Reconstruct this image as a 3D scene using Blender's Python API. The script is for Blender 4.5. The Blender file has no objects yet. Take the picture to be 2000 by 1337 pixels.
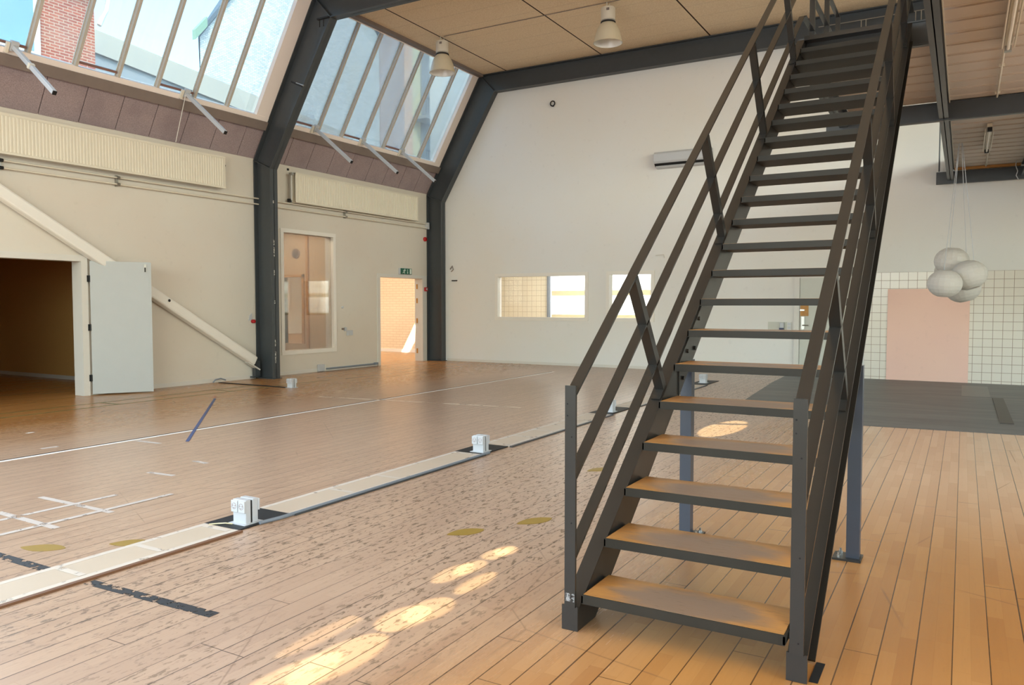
import bpy, bmesh, math, random
from mathutils import Vector, Matrix
random.seed(7)
S = bpy.context.scene
COL = S.collection
PI = math.pi
def R(a): return math.radians(a)
def lin(c):
    return tuple((v/255/12.92) if v/255 <= .04045 else (((v/255)+.055)/1.055)**2.4 for v in c[:3])

# ------------------------------------------------------------------ camera
cam_d = bpy.data.cameras.new('camera'); cam = bpy.data.objects.new('camera', cam_d); COL.objects.link(cam)
cam_d.sensor_width = 36; cam_d.lens = 1530.2/2000*36; cam_d.clip_start = .05; cam_d.clip_end = 300
cam.location = (0, 0, 1.4); cam.rotation_euler = (R(90-2.7575), 0, R(29.954))
S.camera = cam
# ------------------------------------------------------------------ colour management
S.view_settings.view_transform = 'Standard'; S.view_settings.look = 'None'
S.view_settings.gamma = 1; S.view_settings.use_curve_mapping = False
S.view_settings.exposure = 0.0
S.cycles.use_denoising = True
S.cycles.max_bounces = 10; S.cycles.diffuse_bounces = 5; S.cycles.glossy_bounces = 4
S.cycles.transparent_max_bounces = 12; S.cycles.sample_clamp_indirect = 6
S.cycles.caustics_reflective = False; S.cycles.caustics_refractive = False
# ------------------------------------------------------------------ sky and sun
W = bpy.data.worlds.new('sky'); S.world = W; W.use_nodes = True
wn = W.node_tree.nodes; wl = W.node_tree.links
sky = wn.new('ShaderNodeTexSky'); sky.sky_type = 'NISHITA'; sky.sun_disc = False
sky.sun_elevation = R(48); sky.sun_rotation = R(140); sky.dust_density = 2.5; sky.ozone_density = 1.4; sky.air_density = 1.2
wn['Background'].inputs['Strength'].default_value = .66
tint = wn.new('ShaderNodeMix'); tint.data_type = 'RGBA'; tint.blend_type = 'MULTIPLY'; tint.inputs['Factor'].default_value = 1
tint.inputs[7].default_value = (.86, 1.06, 1.0, 1); wl.new(sky.outputs[0], tint.inputs[6]); wl.new(tint.outputs[2], wn['Background'].inputs['Color'])
def lamp(name, kind, loc, energy, color, direction=None, **kw):
    d = bpy.data.lights.new(name, kind); o = bpy.data.objects.new(name, d); COL.objects.link(o)
    o.location = loc; d.energy = energy; d.color = color
    if direction is not None: o.rotation_euler = Vector(direction).to_track_quat('-Z', 'Y').to_euler()
    for k, v in kw.items(): setattr(d, k, v)
    return o
lamp('sun', 'SUN', (8, -8, 20), 2.3, (1, .95, .88), (-.52, .46, -.72), angle=R(.6))
# added area lamps for daylight at unseen openings beside and behind the camera
def win_light(name, loc, direction, sx, sy, energy, color, spread=180, roll=0):
    o = lamp(name, 'AREA', loc, energy, color, direction, shape='RECTANGLE', size=sx, size_y=sy)
    o.data.spread = R(spread)
    return o
win_light('daylight_rear', (-5.2, -3.75, 2.9), (0, 1, .32), 11, 3.0, 600, (.90, .95, 1.0))
win_light('daylight_fill_right', (6.2, 5.5, 2.1), (-1, 0, .05), 15, 2.2, 270, (1, .95, .88))  # added fill at unseen side windows to brighten the hall
win_light('daylight_upper_right', (6.2, 7.2, 5.45), (-1, .25, .12), 14, 2.2, 540, (1, .92, .80))
# skylight bays behind the camera: roof slope runs (.497,.868) upward, inward normal (.868,-.497)
SL = lambda s, off=0: (-11.7+.497*s+.868*off, 4.12+.868*s-.497*off)
_x, _z = SL(1.95, -.12)
o = lamp('daylight_fill_skylight', 'AREA', (_x, .6, _z), 1050, (.70, .88, 1.08), None, shape='RECTANGLE', size=9.0, size_y=2.3)  # area lamp added in the unseen bays to lift the hall
o.rotation_euler = Matrix(((0, -.497, -.868), (1, 0, 0), (0, -.868, .497))).to_euler()
# sunlight thrown back by window panes of the houses across the yard: narrow beams through the skylight
def glint(x, y, wx, wy, E, dy=0.0):
    e = R(33); L = wy*57.3
    d = Vector((math.cos(e), dy, -math.sin(e))).normalized()
    zax = -d; yax = zax.cross(Vector((0, 1, 0))).normalized(); xax = yax.cross(zax)
    o = lamp('pane_glint', 'SPOT', Vector((x, y, 0))-d*L, E*4*PI*L*L, (1, .80, .46), None)
    o.rotation_euler = Matrix((xax, yax, zax)).transposed().to_euler()
    o.data.spot_size = R(1.05); o.data.spot_blend = .12; o.data.shadow_soft_size = .01
    o.scale = (1, wx*math.sin(e)/wy, 1)
for g_ in ((-2.15, 2.02, .20, .62), (-2.11, 2.30, .21, .52), (-2.14, 2.74, .19, .32), (-2.10, 2.88, .18, .32), (-2.28, 3.34, .13, .34), (-2.25, 3.46, .12, .26), (-2.10, 3.28, .10, .36), (-2.25, 3.72, .12, .22), (-2.23, 3.80, .11, .18)): glint(*g_, 13)
glint(-2.33, 2.45, .10, .55, 8)
glint(-2.33, 8.85, .40, 1.2, 20, dy=.45)

# ================================================================== builders
WO = {}
class MB:
    def __init__(s): s.b = bmesh.new()
    def _add(s, vs, fs):
        v = [s.b.verts.new(p) for p in vs]
        for f in fs:
            try: s.b.faces.new([v[i] for i in f])
            except ValueError: pass
        return v
    def box(s, x0, x1, y0, y1, z0, z1):
        P = [(x, y, z) for z in (z0, z1) for y in (y0, y1) for x in (x0, x1)]
        s._add(P, [(0, 2, 3, 1), (4, 5, 7, 6), (0, 1, 5, 4), (2, 6, 7, 3), (0, 4, 6, 2), (1, 3, 7, 5)]); return s
    def obox(s, c, ax, ay, az, hx, hy, hz):
        c = Vector(c); ax = Vector(ax).normalized(); ay = Vector(ay).normalized(); az = Vector(az).normalized()
        P = [c+ax*hx*i+ay*hy*j+az*hz*k for k in (-1, 1) for j in (-1, 1) for i in (-1, 1)]
        s._add(P, [(0, 2, 3, 1), (4, 5, 7, 6), (0, 1, 5, 4), (2, 6, 7, 3), (0, 4, 6, 2), (1, 3, 7, 5)]); return s
    def bar(s, p0, p1, w, h, side=(1, 0, 0)):
        p0 = Vector(p0); p1 = Vector(p1); d = (p1-p0); L = d.length; d.normalize()
        sd = Vector(side); sd = (sd-d*sd.dot(d)).normalized(); up = sd.cross(d)
        return s.obox((p0+p1)/2, sd, d, up, w/2, L/2, h/2)
    def prism(s, poly, axis, a0, a1):
        def mk(p, a):
            if axis == 'x': return (a, p[0], p[1])
            if axis == 'y': return (p[0], a, p[1])
            return (p[0], p[1], a)
        n = len(poly)
        vs = [mk(p, a0) for p in poly]+[mk(p, a1) for p in poly]
        fs = [tuple(range(n))[::-1], tuple(range(n, 2*n))]+[(i, (i+1) % n, n+(i+1) % n, n+i) for i in range(n)]
        s._add(vs, fs); return s
    def loft(s, A, B):
        n = len(A); s._add(list(A)+list(B), [tuple(range(n))[::-1], tuple(range(n, 2*n))]+[(i, (i+1) % n, n+(i+1) % n, n+i) for i in range(n)]); return s
    def tube(s, pts, r, seg=10, cap=True):
        pts = [Vector(p) for p in pts]; rings = []
        for i, p in enumerate(pts):
            d = (pts[min(i+1, len(pts)-1)]-pts[max(i-1, 0)]).normalized()
            a = d.orthogonal().normalized() if abs(d.z) > .95 else d.cross(Vector((0, 0, 1))).normalized()
            if rings and a.dot(pa) < 0 and abs(a.dot(pa)) > .5: a = -a
            pa = a; b = d.cross(a)
            rings.append([s.b.verts.new(p+(a*math.cos(2*PI*k/seg)+b*math.sin(2*PI*k/seg))*r) for k in range(seg)])
        for q, w in zip(rings, rings[1:]):
            for k in range(seg): s.b.faces.new((q[k], q[(k+1) % seg], w[(k+1) % seg], w[k]))
        if cap: s.b.faces.new(rings[0][::-1]); s.b.faces.new(rings[-1])
        return s
    def lathe(s, c, prof, seg=32, axis='z'):
        c = Vector(c); rings = []
        for r, h in prof:
            ring = []
            for k in range(seg):
                a = 2*PI*k/seg; u, v = r*math.cos(a), r*math.sin(a)
                ring.append(s.b.verts.new(c+Vector({'z': (u, v, h), 'x': (h, u, v), 'y': (u, h, v)}[axis])))
            rings.append(ring)
        for q, w in zip(rings, rings[1:]):
            for k in range(seg):
                s.b.faces.new((q[k], q[(k+1) % seg], w[(k+1) % seg], w[k]))
        return s
    def disc(s, c, r, axis, h, seg=24):
        return s.lathe(c, [(.0001, 0), (r, 0), (r, h), (.0001, h)], seg, axis)
    def build(s, name, mat, parent=None, smooth=False, bevel=0, kind=None, label=None):
        bmesh.ops.recalc_face_normals(s.b, faces=s.b.faces)
        me = bpy.data.meshes.new(name)
        vs = [v.co for v in s.b.verts]
        lo = Vector([min(v[i] for v in vs) for i in range(3)]); hi = Vector([max(v[i] for v in vs) for i in range(3)])
        org = (lo+hi)/2; org.z = lo.z
        bmesh.ops.translate(s.b, verts=s.b.verts, vec=-org)
        s.b.to_mesh(me); s.b.free()
        o = bpy.data.objects.new(name, me); COL.objects.link(o)
        me.materials.append(mat)
        if smooth:
            me.polygons.foreach_set('use_smooth', [True]*len(me.polygons))
            try: me.set_sharp_from_angle(angle=R(40))
            except Exception: pass
        if parent: o.parent = parent; o.location = org-WO[parent]
        else: o.location = org
        WO[o] = org
        if bevel:
            m = o.modifiers.new('bevel', 'BEVEL'); m.width = bevel; m.segments = 2; m.limit_method = 'ANGLE'; m.angle_limit = R(40)
        if kind: o['kind'] = kind
        if label: o['label'] = label
        return o
def tag(o, label, cat, group=None, kind=None):
    o['label'] = label; o['category'] = cat
    if group: o['group'] = group
    if kind: o['kind'] = kind
    return o
def thing(name, loc, label, cat, group=None):
    o = bpy.data.objects.new(name, None); COL.objects.link(o); o.location = loc; o.empty_display_size = .2
    WO[o] = Vector(loc)
    return tag(o, label, cat, group)
def group_empty(name, loc):
    o = bpy.data.objects.new(name, None); COL.objects.link(o); o.location = loc; WO[o] = Vector(loc); o['kind'] = 'structure'; return o
def dup(root, loc, label, group=None):
    r = root.copy(); COL.objects.link(r); r.location = loc; r['label'] = label; WO[r] = Vector(loc)
    if group: r['group'] = group
    for ch in list(root.children):
        c = ch.copy(); COL.objects.link(c); c.parent = r
        for g in list(ch.children):
            d = g.copy(); COL.objects.link(d); d.parent = c
    return r

# ================================================================== materials
class NT:
    def __init__(s, name):
        s.mat = bpy.data.materials.new(name); s.mat.use_nodes = True
        s.t = s.mat.node_tree; s.n = s.t.nodes; s.l = s.t.links
        s.bsdf = s.n['Principled BSDF']; s.out = s.n['Material Output']
        g = s.n.new('ShaderNodeNewGeometry'); s.pos = g.outputs['Position']
    def lk(s, v, sock):
        if isinstance(v, (int, float)): sock.default_value = v
        elif isinstance(v, tuple):
            sock.default_value = v if len(sock.default_value) == len(v) else v+(1,)
        else: s.l.new(v, sock)
    def m(s, op, a, b=0, c=0):
        n = s.n.new('ShaderNodeMath'); n.operation = op
        s.lk(a, n.inputs[0]); s.lk(b, n.inputs[1])
        if op in ('MULTIPLY_ADD', 'SMOOTH_MIN', 'WRAP', 'COMPARE'): s.lk(c, n.inputs[2])
        return n.outputs[0]
    def sep(s, v=None):
        n = s.n.new('ShaderNodeSeparateXYZ'); s.l.new(v or s.pos, n.inputs[0]); return n.outputs
    def vec(s, x, y, z):
        n = s.n.new('ShaderNodeCombineXYZ'); s.lk(x, n.inputs[0]); s.lk(y, n.inputs[1]); s.lk(z, n.inputs[2]); return n.outputs[0]
    def scale(s, sx, sy, sz, v=None):
        n = s.n.new('ShaderNodeMapping'); s.l.new(v or s.pos, n.inputs[0]); n.inputs['Scale'].default_value = (sx, sy, sz); return n.outputs[0]
    def noise(s, v=None, sc=5, det=4, rough=.55, dist=0):
        n = s.n.new('ShaderNodeTexNoise'); s.l.new(v or s.pos, n.inputs['Vector'])
        n.inputs['Scale'].default_value = sc; n.inputs['Detail'].default_value = det; n.inputs['Roughness'].default_value = rough; n.inputs['Distortion'].default_value = dist
        return n.outputs['Fac']
    def white(s, v):
        n = s.n.new('ShaderNodeTexWhiteNoise'); n.noise_dimensions = '3D'; s.l.new(v, n.inputs['Vector']); return n.outputs['Value']
    def ss(s, v, a, b, lo=0, hi=1):
        n = s.n.new('ShaderNodeMapRange'); n.interpolation_type = 'SMOOTHSTEP'; s.lk(v, n.inputs[0])
        n.inputs[1].default_value = a; n.inputs[2].default_value = b; n.inputs[3].default_value = lo; n.inputs[4].default_value = hi
        return n.outputs[0]
    def mix(s, f, a, b, blend='MIX'):
        n = s.n.new('ShaderNodeMix'); n.data_type = 'RGBA'; n.blend_type = blend
        s.lk(f, n.inputs['Factor']); s.lk(a, n.inputs[6]); s.lk(b, n.inputs[7]); return n.outputs[2]
    def bump(s, h, dist=.002, strength=.5):
        n = s.n.new('ShaderNodeBump'); n.inputs['Distance'].default_value = dist; n.inputs['Strength'].default_value = strength
        s.l.new(h, n.inputs['Height']); s.l.new(n.outputs[0], s.bsdf.inputs['Normal'])
    def done(s, col=None, rough=None, metal=None, spec=None):
        B = s.bsdf.inputs
        if col is not None: s.lk(col, B['Base Color'])
        if rough is not None: s.lk(rough, B['Roughness'])
        if metal is not None: s.lk(metal, B['Metallic'])
        if spec is not None: s.lk(spec, B['Specular IOR Level'])
        return s.mat
def c4(c): return lin(c)+(1,)
def plain(name, c, rough=.5, metal=0, var=.06, sc=6, spec=None, bump=0):
    t = NT(name); f = t.noise(sc=sc, det=3)
    k = 1-var; a = tuple(v*k for v in lin(c))+(1,); b = tuple(min(1, v*(1+var)) for v in lin(c))+(1,)
    if bump: t.bump(t.noise(sc=sc*12, det=3), .002, bump)
    return t.done(t.mix(f, a, b), rough, metal, spec)

# painted walls: faint roller texture and blotches
def wall_mat(name, c, c2):
    t = NT(name)
    f = t.ss(t.noise(sc=.55, det=4), .3, .7); g = t.noise(sc=9, det=5)
    col = t.mix(f, c4(c), c4(c2)); col = t.mix(t.m('MULTIPLY', t.ss(g, .60, .75), .10), col, c4([v*.75 for v in c]))
    t.bump(t.noise(sc=140, det=2), .001, .25)
    return t.done(col, .55)
M_WALL_L = wall_mat('wall_paint_left', (216, 212, 202), (214, 206, 194))
M_WALL_E = wall_mat('wall_paint_end', (226, 227, 226), (226, 225, 220))
M_WHITE = plain('white_paint', (232, 229, 222), .4, var=.02)
M_WHITE2 = plain('white_plastic', (190, 194, 199), .35, var=.02)
M_CREAM = plain('radiator_enamel', (222, 216, 200), .35, var=.02)
M_TRIM = plain('grey_white_trim', (214, 212, 206), .4, var=.03)
M_STEEL = plain('dark_steel_paint', (62, 67, 71), .36, 0, var=.12, sc=9, bump=.08)
M_STAIR = plain('stair_steel_paint', (43, 41, 38), .30, 0.1, var=.16, sc=7, bump=.06)
M_TREADF = plain('tread_steel_paint', (50, 47, 41), .55, 0, var=.16, sc=7, spec=.25)
M_RAIL = plain('rail_steel_paint', (43, 41, 38), .2, .1, var=.16, sc=7)
M_BLACK = plain('black_rubber', (16, 17, 19), .6, var=.1)
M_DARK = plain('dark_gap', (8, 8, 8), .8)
M_CHROME = plain('bare_metal', (170, 168, 162), .3, .9, var=.1)
M_DOOR = plain('grey_door_paint', (172, 176, 176), .42, var=.03)
M_GDOOR = plain('greenish_door_paint', (196, 198, 188), .4, var=.03)
M_PINK = wall_mat('pink_board', (240, 200, 182), (238, 196, 182))
M_RED = plain('red_plastic', (170, 22, 30), .35)
M_GREEN = plain('green_sign', (8, 92, 72), .3)
M_PAPER = NT('rice_paper')
def paper():
    t = M_PAPER; f = t.noise(t.scale(4, 4, 60), sc=1.5, det=3)
    col = t.mix(f, c4((226, 222, 216)), c4((240, 238, 234)))
    B = t.bsdf.inputs; t.done(col, .8)
    tr = t.n.new('ShaderNodeBsdfTranslucent'); t.l.new(col, tr.inputs[0])
    mx = t.n.new('ShaderNodeMixShader'); mx.inputs[0].default_value = .35
    t.l.new(t.bsdf.outputs[0], mx.inputs[1]); t.l.new(tr.outputs[0], mx.inputs[2]); t.l.new(mx.outputs[0], t.out.inputs[0])
    return t.mat
M_PAPER = paper()
def glass_mat(name, tint, dirt, dirtcol=(225, 232, 236)):
    t = NT(name); t.n.remove(t.bsdf)
    tr = t.n.new('ShaderNodeBsdfTransparent'); tr.inputs[0].default_value = tint+(1,)
    gl = t.n.new('ShaderNodeBsdfGlossy'); gl.inputs['Roughness'].default_value = .02
    df = t.n.new('ShaderNodeBsdfTranslucent'); df.inputs[0].default_value = c4(dirtcol)
    fr = t.n.new('ShaderNodeFresnel'); fr.inputs[0].default_value = 1.45
    m1 = t.n.new('ShaderNodeMixShader'); t.l.new(t.m('MULTIPLY', fr.outputs[0], .8), m1.inputs[0]); t.l.new(tr.outputs[0], m1.inputs[1]); t.l.new(gl.outputs[0], m1.inputs[2])
    m2 = t.n.new('ShaderNodeMixShader')
    t.l.new(t.ss(t.noise(t.scale(.7, 1.6, .5), sc=1.3, det=6, rough=.65, dist=.6), .25, .85, dirt*.55, dirt*1.6), m2.inputs[0])
    t.l.new(m1.outputs[0], m2.inputs[1]); t.l.new(df.outputs[0], m2.inputs[2]); t.l.new(m2.outputs[0], t.out.inputs[0])
    return t.mat
M_GLASS = glass_mat('skylight_glass', (.93, .96, .97), .065)
M_GLASS2 = glass_mat('clear_glass', (.95, .95, .93), .02)
# floor: strip-parquet planks running along Y, worn grey lane with scuffed lacquer
def floor_mat():
    t = NT('strip_parquet_floor'); x, y, z = t.sep()
    u = t.m('DIVIDE', t.m('ADD', x, 60.016), .1285); iu = t.m('FLOOR', u); fu = t.m('FRACT', u)
    v = t.m('DIVIDE', t.m('ADD', x, 60.016), .1285/2); iv = t.m('FLOOR', v); fv = t.m('FRACT', v)
    off = t.m('MULTIPLY', t.white(t.vec(iv, 3.3, 0)), 3.0)
    st = t.m('DIVIDE', t.m('ADD', y, off), .48); ist = t.m('FLOOR', st); fst = t.m('FRACT', st)
    rnd = t.white(t.vec(iv, ist, 1.5)); rpl = t.white(t.vec(iu, 9.1, 4))
    grain = t.noise(t.scale(38, 2.2, 1), sc=1.6, det=5, rough=.6)
    big = t.noise(sc=.35, det=3)
    rnd = t.m('MULTIPLY_ADD', rnd, .6, .2); base = t.mix(rnd, c4((162, 108, 54)), c4((188, 136, 76)))
    base = t.mix(t.m('MULTIPLY', grain, .45), base, c4((150, 98, 48)))
    base = t.mix(t.m('MULTIPLY', rpl, .25), base, c4((204, 158, 104)))
    # warm, still lacquered towards the wall on the left and round the stair foot
    nx = t.m('ADD', x, t.m('MULTIPLY', t.m('SUBTRACT', t.noise(t.scale(1, .5, 1), sc=.8, det=3), .5), 1.4))
    lane = t.m('MULTIPLY', t.ss(nx, -10.6, -7.0), t.ss(nx, -2.3, -1.0, 1, 0))
    far = t.m('MULTIPLY', t.ss(nx, -1.6, -.6), t.ss(y, 4.5, 7.5))
    grey = t.mix(rnd, c4((176, 152, 134)), c4((196, 172, 152)))
    grey = t.mix(t.m('MULTIPLY', grain, .4), grey, c4((152, 126, 106)))
    col = t.mix(t.m('MULTIPLY', lane, .82), base, grey)
    pale = t.mix(rnd, c4((214, 176, 142)), c4((224, 190, 158)))
    col = t.mix(t.m('MULTIPLY', far, .7), col, pale)
    # scuffed flecks where lacquer is worn through, running with the boards
    patch = t.ss(t.m('ADD', t.noise(t.scale(1, .45, 1), sc=.9, det=4), t.m('MULTIPLY', t.m('SUBTRACT', lane, .5), .25)), .45, .66)
    core = t.m('MULTIPLY', t.ss(nx, -5.0, -3.2), t.ss(nx, -2.0, -1.2, 1, 0))
    patch = t.m('MULTIPLY', patch, t.m('MULTIPLY_ADD', core, .75, .25))
    fl = t.noise(t.scale(36, 11, 1), sc=1.15, det=5, rough=.68, dist=.25)
    fm = t.m('MULTIPLY', t.ss(fl, .545, .60), t.m('MULTIPLY', patch, .9))
    col = t.mix(fm, col, c4((112, 94, 74)))
    fl2 = t.noise(t.scale(70, 9, 1), sc=1.0, det=4, rough=.7)
    col = t.mix(t.m('MULTIPLY', t.ss(fl2, .62, .68), t.m('MULTIPLY_ADD', lane, .35, .12)), col, c4((120, 90, 64)))
    # long wandering scratches
    wv = t.n.new('ShaderNodeTexVoronoi'); wv.feature = 'DISTANCE_TO_EDGE'; wv.inputs['Scale'].default_value = .9
    t.l.new(t.scale(1, 1, 0), wv.inputs['Vector'])
    scr = t.m('MULTIPLY', t.ss(wv.outputs['Distance'], .0, .006, 1, 0), t.ss(t.noise(sc=.9, det=2), .52, .6))
    col = t.mix(t.m('MULTIPLY', scr, .45), col, c4((110, 84, 62)))
    # stave joints and dark open seams between planks
    e = t.m('MINIMUM', fv, t.m('SUBTRACT', 1, fv)); ej = t.m('MINIMUM', fst, t.m('SUBTRACT', 1, fst))
    soft = t.m('MAXIMUM', t.ss(e, .0, .03, 1, 0), t.ss(ej, 0, .006, 1, 0))
    col = t.mix(t.m('MULTIPLY', soft, .16), col, c4((120, 82, 48)))
    pe = t.m('DIVIDE', t.m('ADD', y, t.m('MULTIPLY', t.white(t.vec(iu, 1.1, 7)), 9)), 3.6); pj = t.m('FRACT', pe)
    e2 = t.m('MINIMUM', fu, t.m('SUBTRACT', 1, fu))
    wid = t.m('MULTIPLY_ADD', t.white(t.vec(iu, 5.5, 2)), .016, .012)
    seam = t.m('LESS_THAN', e2, wid); seam = t.m('MAXIMUM', seam, t.m('LESS_THAN', pj, .0012))
    col = t.mix(t.m('MULTIPLY', seam, t.m('MULTIPLY_ADD', big, .4, .58)), col, c4((40, 26, 16)))
    rough = t.m('ADD', t.m('MULTIPLY_ADD', lane, .05, .20), t.m('ADD', t.m('MULTIPLY', fm, .25), t.m('MULTIPLY', grain, .10)))
    h = t.m('SUBTRACT', t.m('MULTIPLY', grain, .25), t.m('ADD', seam, t.m('MULTIPLY', fm, .3)))
    t.bump(h, .0012, .35)
    return t.done(col, rough)
M_FLOOR = floor_mat()
def ceil_mat():
    t = NT('woodwool_ceiling'); x, y, z = t.sep()
    n1 = t.noise(t.scale(55, 55, 55), sc=1, det=5, rough=.75); n2 = t.noise(sc=1.3, det=3)
    col = t.mix(t.ss(n1, .3, .7), c4((222, 196, 160)), c4((252, 234, 206)))
    col = t.mix(t.m('MULTIPLY', n2, .35), col, c4((232, 206, 172)))
    fy = t.m('FRACT', t.m('DIVIDE', t.m('ADD', y, 60.1), .6)); ey = t.m('MINIMUM', fy, t.m('SUBTRACT', 1, fy))
    col = t.mix(t.m('MULTIPLY', t.ss(ey, 0, .012, 1, 0), .35), col, c4((90, 66, 42)))
    fx = t.m('FRACT', t.m('DIVIDE', t.m('ADD', x, 57.4), 2.4)); ex = t.m('MINIMUM', fx, t.m('SUBTRACT', 1, fx))
    col = t.mix(t.m('LESS_THAN', ex, .0062), col, c4((62, 40, 26)))
    t.bump(n1, .006, .7)
    return t.done(col, .85, spec=.15)
M_CEIL = ceil_mat()
def panel_mat():
    t = NT('acoustic_board'); n1 = t.noise(sc=70, det=5, rough=.75); n2 = t.noise(sc=2.2, det=4)
    col = t.mix(t.ss(n1, .3, .7), c4((140, 126, 128)), c4((174, 158, 160)))
    col = t.mix(t.m('MULTIPLY', t.ss(n2, .45, .7), .4), col, c4((132, 118, 124)))
    t.bump(n1, .004, .6)
    return t.done(col, .85, spec=.15)
M_PANEL = panel_mat()
def tread_mat():
    t = NT('worn_wood_tread'); tc = t.n.new('ShaderNodeTexCoord'); p = tc.outputs['Object']; x, y, z = t.sep(p)
    oi = t.n.new('ShaderNodeObjectInfo'); rnd = oi.outputs['Random']
    q = t.vec(t.m('ADD', x, t.m('MULTIPLY', rnd, 20)), y, z)
    g = t.noise(t.scale(2.5, 45, 1, q), sc=1.6, det=5)
    col = t.mix(g, c4((150, 100, 50)), c4((204, 150, 86)))
    lam = t.m('FRACT', t.m('DIVIDE', t.m('ADD', y, .5), .074)); il = t.m('FLOOR', t.m('DIVIDE', t.m('ADD', y, .5), .074))
    col = t.mix(t.m('MULTIPLY', t.white(t.vec(il, t.m('FLOOR', t.m('MULTIPLY', t.m('ADD', x, t.m('MULTIPLY', t.white(t.vec(il, 1, 1)), 2)), 2)), rnd)), .35), col, c4((168, 116, 62)))
    # trodden grey middle
    ew = t.m('ADD', t.m('POWER', t.m('DIVIDE', x, .34), 2), t.m('POWER', t.m('DIVIDE', t.m('ADD', y, .03), .15), 2))
    w = t.ss(t.m('ADD', ew, t.m('MULTIPLY', t.m('SUBTRACT', t.noise(t.scale(3, 9, 1, q), sc=2, det=5), .5), 1.6)), .35, 1.35, 1, 0)
    col = t.mix(t.m('MULTIPLY', w, .88), col, c4((124, 106, 92)))
    col = t.mix(t.m('MULTIPLY', t.ss(t.noise(t.scale(10, 60, 1, q), sc=1.2, det=4), .6, .7), .5), col, c4((84, 62, 42)))
    return t.done(col, t.m('MULTIPLY_ADD', g, .2, .28))
M_TREAD = tread_mat()
def brick_mat(name, c1, c2, mortar, ax='y', bw=.24, rh=.075, ms=.011, rough=.85, tone=None):
    t = NT(name); x, y, z = t.sep()
    v = t.vec(y if ax == 'y' else x, z, 0)
    b = t.n.new('ShaderNodeTexBrick'); t.l.new(v, b.inputs['Vector']); b.inputs['Scale'].default_value = 1
    b.inputs['Brick Width'].default_value = bw; b.inputs['Row Height'].default_value = rh; b.inputs['Mortar Size'].default_value = ms
    b.inputs['Color1'].default_value = c4(c1); b.inputs['Color2'].default_value = c4(c2); b.inputs['Mortar'].default_value = c4(mortar)
    col = b.outputs['Color']
    n = t.noise(sc=.7, det=5)
    col = t.mix(t.m('MULTIPLY', t.ss(n, .35, .75), .3), col, c4(tone or mortar))
    t.bump(b.outputs['Fac'], .004, -.4)
    return t.done(col, rough)
M_BRICK = brick_mat('red_brick', (140, 56, 34), (164, 80, 54), (178, 150, 134))
M_GBRICK = brick_mat('grey_brick', (182, 187, 192), (222, 224, 226), (150, 156, 164), tone=(214, 216, 216))
M_PBRICK = brick_mat('brown_brick', (150, 122, 122), (176, 150, 148), (190, 182, 182))
M_OBRICK = brick_mat('orange_brick', (214, 150, 118), (226, 170, 138), (228, 210, 196))
M_YBRICK = plain('cream_render', (228, 206, 172), .8)
M_WRENDER = plain('white_render', (226, 228, 226), .8)
M_ROOFLT = plain('light_roofing', (172, 166, 158), .8, var=.05, sc=1)
M_ROOFGR = plain('grey_render', (146, 150, 156), .8)
M_SLATE = plain('dark_slate', (92, 100, 112), .6)
M_COPPER = plain('green_copper', (134, 160, 142), .6)
M_WGLASS = plain('house_window_glass', (120, 156, 190), .12, 0, var=.2, sc=.6)
M_PBRICKW = brick_mat('whitewashed_brick', (232, 212, 184), (236, 218, 190), (220, 198, 168), ax='x')
M_ROOMWOOD = plain('beige_panelling', (196, 168, 132), .55, var=.08, sc=3)
M_BROWNWALL = plain('brown_woodchip_wall', (206, 160, 96), .75, var=.12, sc=40, bump=.3)
M_TAN = plain('tan_wall', (238, 232, 224), .6)
def tile_mat(name, tile, grout, ax='x', size=.15, ox=0, oz=0):
    t = NT(name); x, y, z = t.sep()
    fx = t.m('FRACT', t.m('DIVIDE', t.m('ADD', x if ax == 'x' else y, 60+ox), size)); fz = t.m('FRACT', t.m('DIVIDE', t.m('ADD', z, 3+oz), size))
    e = t.m('MINIMUM', t.m('MINIMUM', fx, t.m('SUBTRACT', 1, fx)), t.m('MINIMUM', fz, t.m('SUBTRACT', 1, fz)))
    g = t.m('LESS_THAN', e, .022)
    t.bump(t.m('SUBTRACT', 1, g), .0015, .5)
    return t.done(t.mix(g, c4(tile), c4(grout)), t.m('MULTIPLY_ADD', g, .5, .18))
M_TILE = tile_mat('white_wall_tile', (228, 222, 210), (150, 128, 112), oz=.10)
M_TILE2 = tile_mat('cream_wall_tile', (236, 228, 204), (168, 154, 128))
def mat_floor():
    t = NT('grey_sheet_floor'); n = t.noise(t.scale(.5, 2.6, 1), sc=1.1, det=6, rough=.65, dist=.8)
    col = t.mix(t.ss(n, .3, .72), c4((74, 74, 74)), c4((118, 116, 112)))
    return t.done(col, t.m('MULTIPLY_ADD', n, .25, .35))
M_MAT = mat_floor()
M_EDGE = plain('brown_duct_edge', (112, 76, 50), .5)
M_DUCT = plain('duct_cover_board', (194, 178, 158), .45, var=.05, sc=3)
M_TAPE = plain('white_tape', (222, 216, 210), .5, var=.05, sc=20)
M_TAPEB = plain('bright_tape', (246, 244, 240), .4, var=.02)
def worn_tape(name, c, thr, sc=18):
    t = NT(name); n = t.noise(sc=sc, det=4, rough=.6)
    tr = t.n.new('ShaderNodeBsdfTransparent'); mx = t.n.new('ShaderNodeMixShader')
    t.l.new(t.ss(n, thr-.05, thr+.05), mx.inputs[0]); t.l.new(t.bsdf.outputs[0], mx.inputs[1]); t.l.new(tr.outputs[0], mx.inputs[2]); t.l.new(mx.outputs[0], t.out.inputs[0])
    return t.done(c4(c), .6)
M_TAPEW = worn_tape('scuffed_white_tape', (190, 180, 172), .60, 9)
M_TAPED = worn_tape('dull_duct_tape', (202, 192, 180), .62, 7)
M_BLACKT = worn_tape('scuffed_black_tape', (44, 44, 46), .56, 16)
M_BLUET = plain('blue_tape', (66, 84, 128), .5)
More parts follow.
